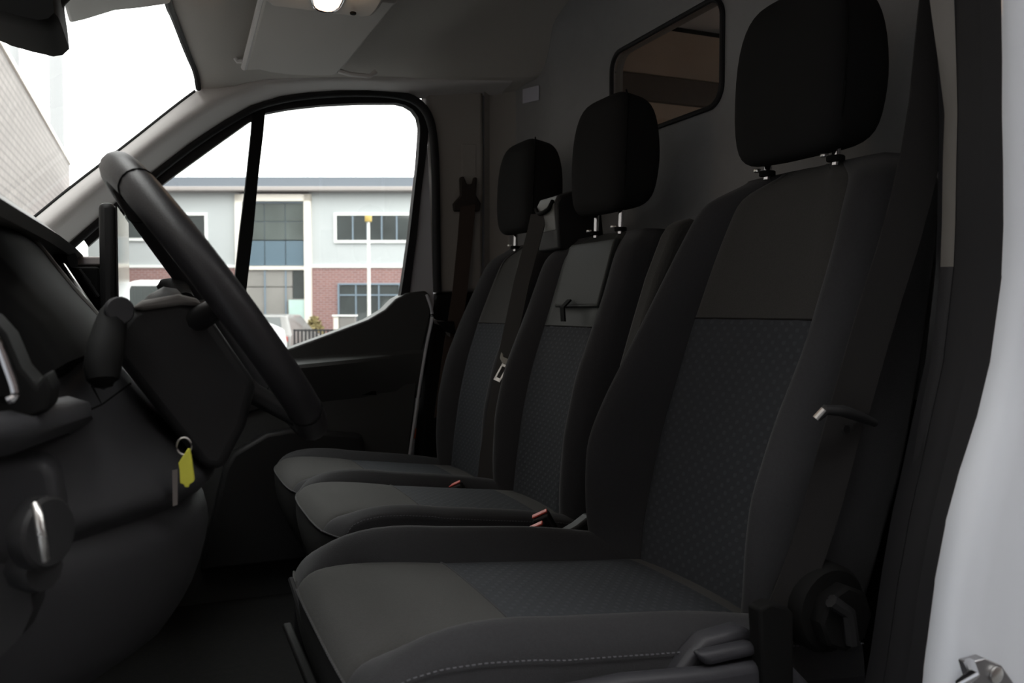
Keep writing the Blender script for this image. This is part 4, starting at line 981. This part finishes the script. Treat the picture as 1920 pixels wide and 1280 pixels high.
shrub(557, 606, 26.1, 0.16, 'reddish shrub behind the railings, under the poster', (0.16, 0.07, 0.04))
sg = thing('letter_box', 'cream and grey standing letter box unit before the brick wall', 'letter box', op(645, HOR, 26.0))
c = op(645, HOR, 26.0); sg.location = (c.x, c.y, GZ); W[sg.name] = V((c.x, c.y, GZ)); cc = V((c.x, c.y, GZ))
zt_ = op(645, 593, 26.0).z-GZ
obj('cabinet', MB().box((-0.15, 0, 0.2), (0.33, 0.3, zt_), cc, AX), mat('box_grey', (0.22, 0.21, 0.20), 0.6), sg, bevel=0.02)
obj('post_panel', MB().box((-0.33, 0, 0), (-0.17, 0.2, zt_), cc, AX), CREAM, sg, bevel=0.02)
obj('top_plate', MB().box((-0.36, -0.03, zt_), (0.36, 0.33, zt_+0.05), cc, AX), WFR, sg, smooth=False)
bnp = op(562, HOR, 28.0); bnp.z = GZ
tag(obj('bin', MB().box((-0.25, 0, 0), (0.25, 0.4, 0.75), bnp, AX), mat('blue_bin', (0.03, 0.08, 0.25), 0.5), bevel=0.03), 'blue bin standing behind the railings', 'bin')

# pale brick hall beyond the bonnet, parallel to the van's cross axis
PBR = brick_mat('pale_brick', (0.275, 0.255, 0.24), (0.24, 0.222, 0.21), (0.175, 0.165, 0.158), 0.42)
hx = -2.95
yend = ray(131, 330); yend = hx/yend.x*yend.y
ztop = CZ + (ray(131, 310).z/ray(131, 310).x)*hx
hall = thing('brick_hall', 'pale brick hall with flat roof edge seen through the windscreen', 'building', V((hx-3, 25, GZ)))
obj('brick_wall', MB().box((hx-4, -12, GZ), (hx, yend, ztop)), PBR, hall, smooth=False, uvf=lambda p: (p.y+p.x, p.z))  # unseen stretch extended across the van's front to block sky light
obj('roof_coping', MB().box((hx-4.1, -12.1, ztop), (hx+0.06, yend+0.05, ztop+0.12)), CREAM, hall, smooth=False)
for i, (px0, px1, top_) in enumerate(((28, 46, 60), (102, 127, 60))):
    d = 46.0; p = op((px0+px1)/2, HOR, d); r = (px1-px0)/2*d/F
    t = tag(obj('flue_column', MB().tube([V((p.x, p.y, GZ)), V((p.x, p.y, op(0, top_, d).z))], r, 20, upv=(1, 0, 0)), mat('pale_column', (0.30, 0.31, 0.315), 0.6)), ['narrow pale column left of the other, rising behind the brick hall', 'wider pale column at the right end of the brick hall'][i], 'column', 'pale columns')

# unseen dark wall added behind the camera to hold back side light
struct(obj('wall_light_blocker', MB().box((-1.5, -2.7, GZ), (16, -2.1, 4.8)), mat('dark_blocker', (0.05, 0.04, 0.038), 0.9), smooth=False))
